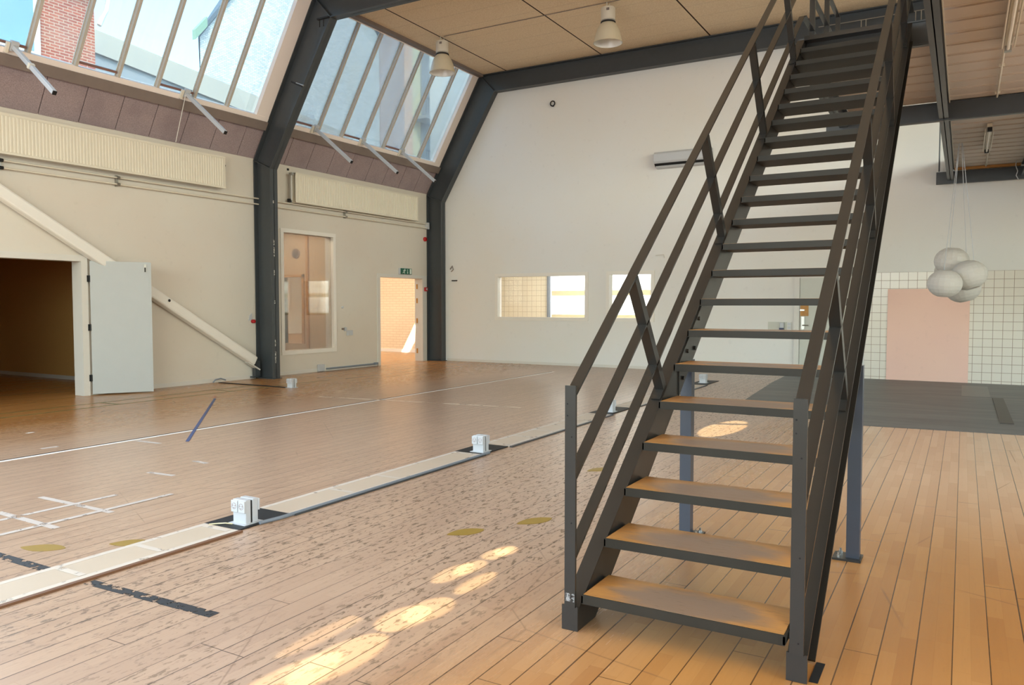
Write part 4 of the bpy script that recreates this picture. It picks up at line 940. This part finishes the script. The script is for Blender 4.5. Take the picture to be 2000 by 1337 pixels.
# ================================================================== houses across the yard
t = thing('red_brick_house', (-22, 8.5, 0), 'red brick house beyond the near skylight with white window and gutter', 'house')
mb = MB(); mb.box(-24, -20, 3, 12.7, 0, 9.9); mb.build('wall', M_BRICK, t)
mb = MB(); mb.box(-24.2, -19.75, 3, 12.85, 9.9, 10.1); mb.build('eaves', M_WHITE, t)
mb = MB(); mb.tube([(-19.7, 3, 9.75), (-19.7, 13.1, 9.75)], .10, 10); mb.build('gutter', M_WHITE, t, smooth=True)
mb = MB(); mb.tube([(-19.75, 13.0, 9.7), (-19.9, 12.98, 9.2), (-19.92, 12.85, 8.9), (-19.92, 12.78, 8.75)], .06, 10); mb.build('downpipe', M_WHITE, t, smooth=True)
mb = MB(); mb.box(-20.02, -19.93, 8.9, 11.25, 7.2, 9.3); wf = mb.build('window_frame', M_WHITE, t)
mb = MB(); mb.box(-19.93, -19.91, 9.0, 11.08, 7.62, 9.15); mb.build('pane', M_WGLASS, wf)
t = thing('low_outbuilding', (-26, 20, 0), 'low pale building with a light sloping roof edge between the brick houses', 'building')
mb = MB(); mb.prism([(13, 0), (27, 0), (27, 8.95), (13, 10.2)], 'x', -27.4, -24); mb.build('wall', M_ROOFGR, t)
mb = MB(); mb.prism([(13, 9.55), (27, 8.2), (27, 8.98), (13, 10.25)], 'x', -24.1, -23.9); mb.build('roof_edge', M_ROOFLT, t)
mb = MB(); mb.prism([(13, 8.85), (27, 7.55), (27, 7.62), (13, 8.92)], 'x', -24.05, -23.9); mb.build('gutter_line', M_SLATE, t)
t = thing('grey_brick_house', (-30, 28, 0), 'large pale grey brick gable house filling most of the far skylight', 'house')
def gable(poly, x0=-28, x1=-34):
    sh = lambda y: max(0, 4.9*(34.1-y)/11.7)
    return MB().loft([(x0, y, z) for y, z in poly], [(x1, y+sh(y), z) for y, z in poly])
gable([(22.4, 0), (34.05, 0), (34.05, 15.9), (28.6, 20.5), (22.4, 12.65)]).build('wall', M_GBRICK, t)
gable([(22.2, 12.5), (22.2, 12.7), (28.6, 20.9), (28.6, 20.52)], -27.85).build('roof', M_SLATE, t)
gable([(28.6, 20.52), (28.6, 20.9), (34.08, 16.25), (34.06, 15.95)], -27.85).build('roof', M_SLATE, t)
mb = MB(); mb.prism([(22.0, 12.35), (22.0, 12.75), (22.6, 13.45), (22.6, 13.05)], 'x', -27.95, -27.75); mb.build('verge', M_COPPER, t)
t = thing('brown_brick_house', (-30, 35.2, 0), 'narrow brown brick house with an orange edge right of the grey gable', 'house')
mb = MB(); mb.box(-33, -27.95, 34.1, 36.2, 0, 22); mb.build('wall', M_PBRICK, t)
mb = MB(); mb.box(-33, -27.93, 36.2, 36.95, 0, 22); mb.build('corner', M_OBRICK, t)
t = thing('apartment_block', (-30, 43, 0), 'pale apartment block with balconies at the right of the far skylight', 'building')
mb = MB(); mb.box(-34, -28.3, 37.0, 39.0, 0, 24); mb.build('wall', M_YBLIND, t)
mb = MB(); mb.box(-34, -28.2, 39.0, 52, 0, 24); mb.build('wall', M_WRENDER, t)
mb = MB(); mb.box(-28.3, -28.18, 38.2, 38.98, 0, 22); mb.build('grey_band', M_ROOFGR, t)
for z in (9.2, 12.2):
    mb = MB(); mb.box(-28.2, -27.2, 37.3, 40.3, z, z+.18); b = mb.build('balcony', M_ROOFGR, t)
    mb = MB()
    for k in range(16): mb.box(-27.23, -27.2, 37.3+k*.2-.012, 37.3+k*.2+.012, z+.18, z+1.15)
    mb.box(-27.25, -27.19, 37.3, 40.3, z+1.12, z+1.17); mb.build('railing', M_SLATE, b)
    mb = MB(); mb.box(-28.25, -28.15, 39.3, 40.2, z+.2, z+2.3); wf = mb.build('window', M_WHITE, t)
    mb = MB(); mb.box(-28.15, -28.13, 39.4, 40.1, z+.3, z+2.2); mb.build('pane', M_WGLASS, wf)
mb = MB(); mb.box(-40, -18.2, -10, 60, -.3, -.12); mb.build('ground', M_ROOFGR, kind='structure')
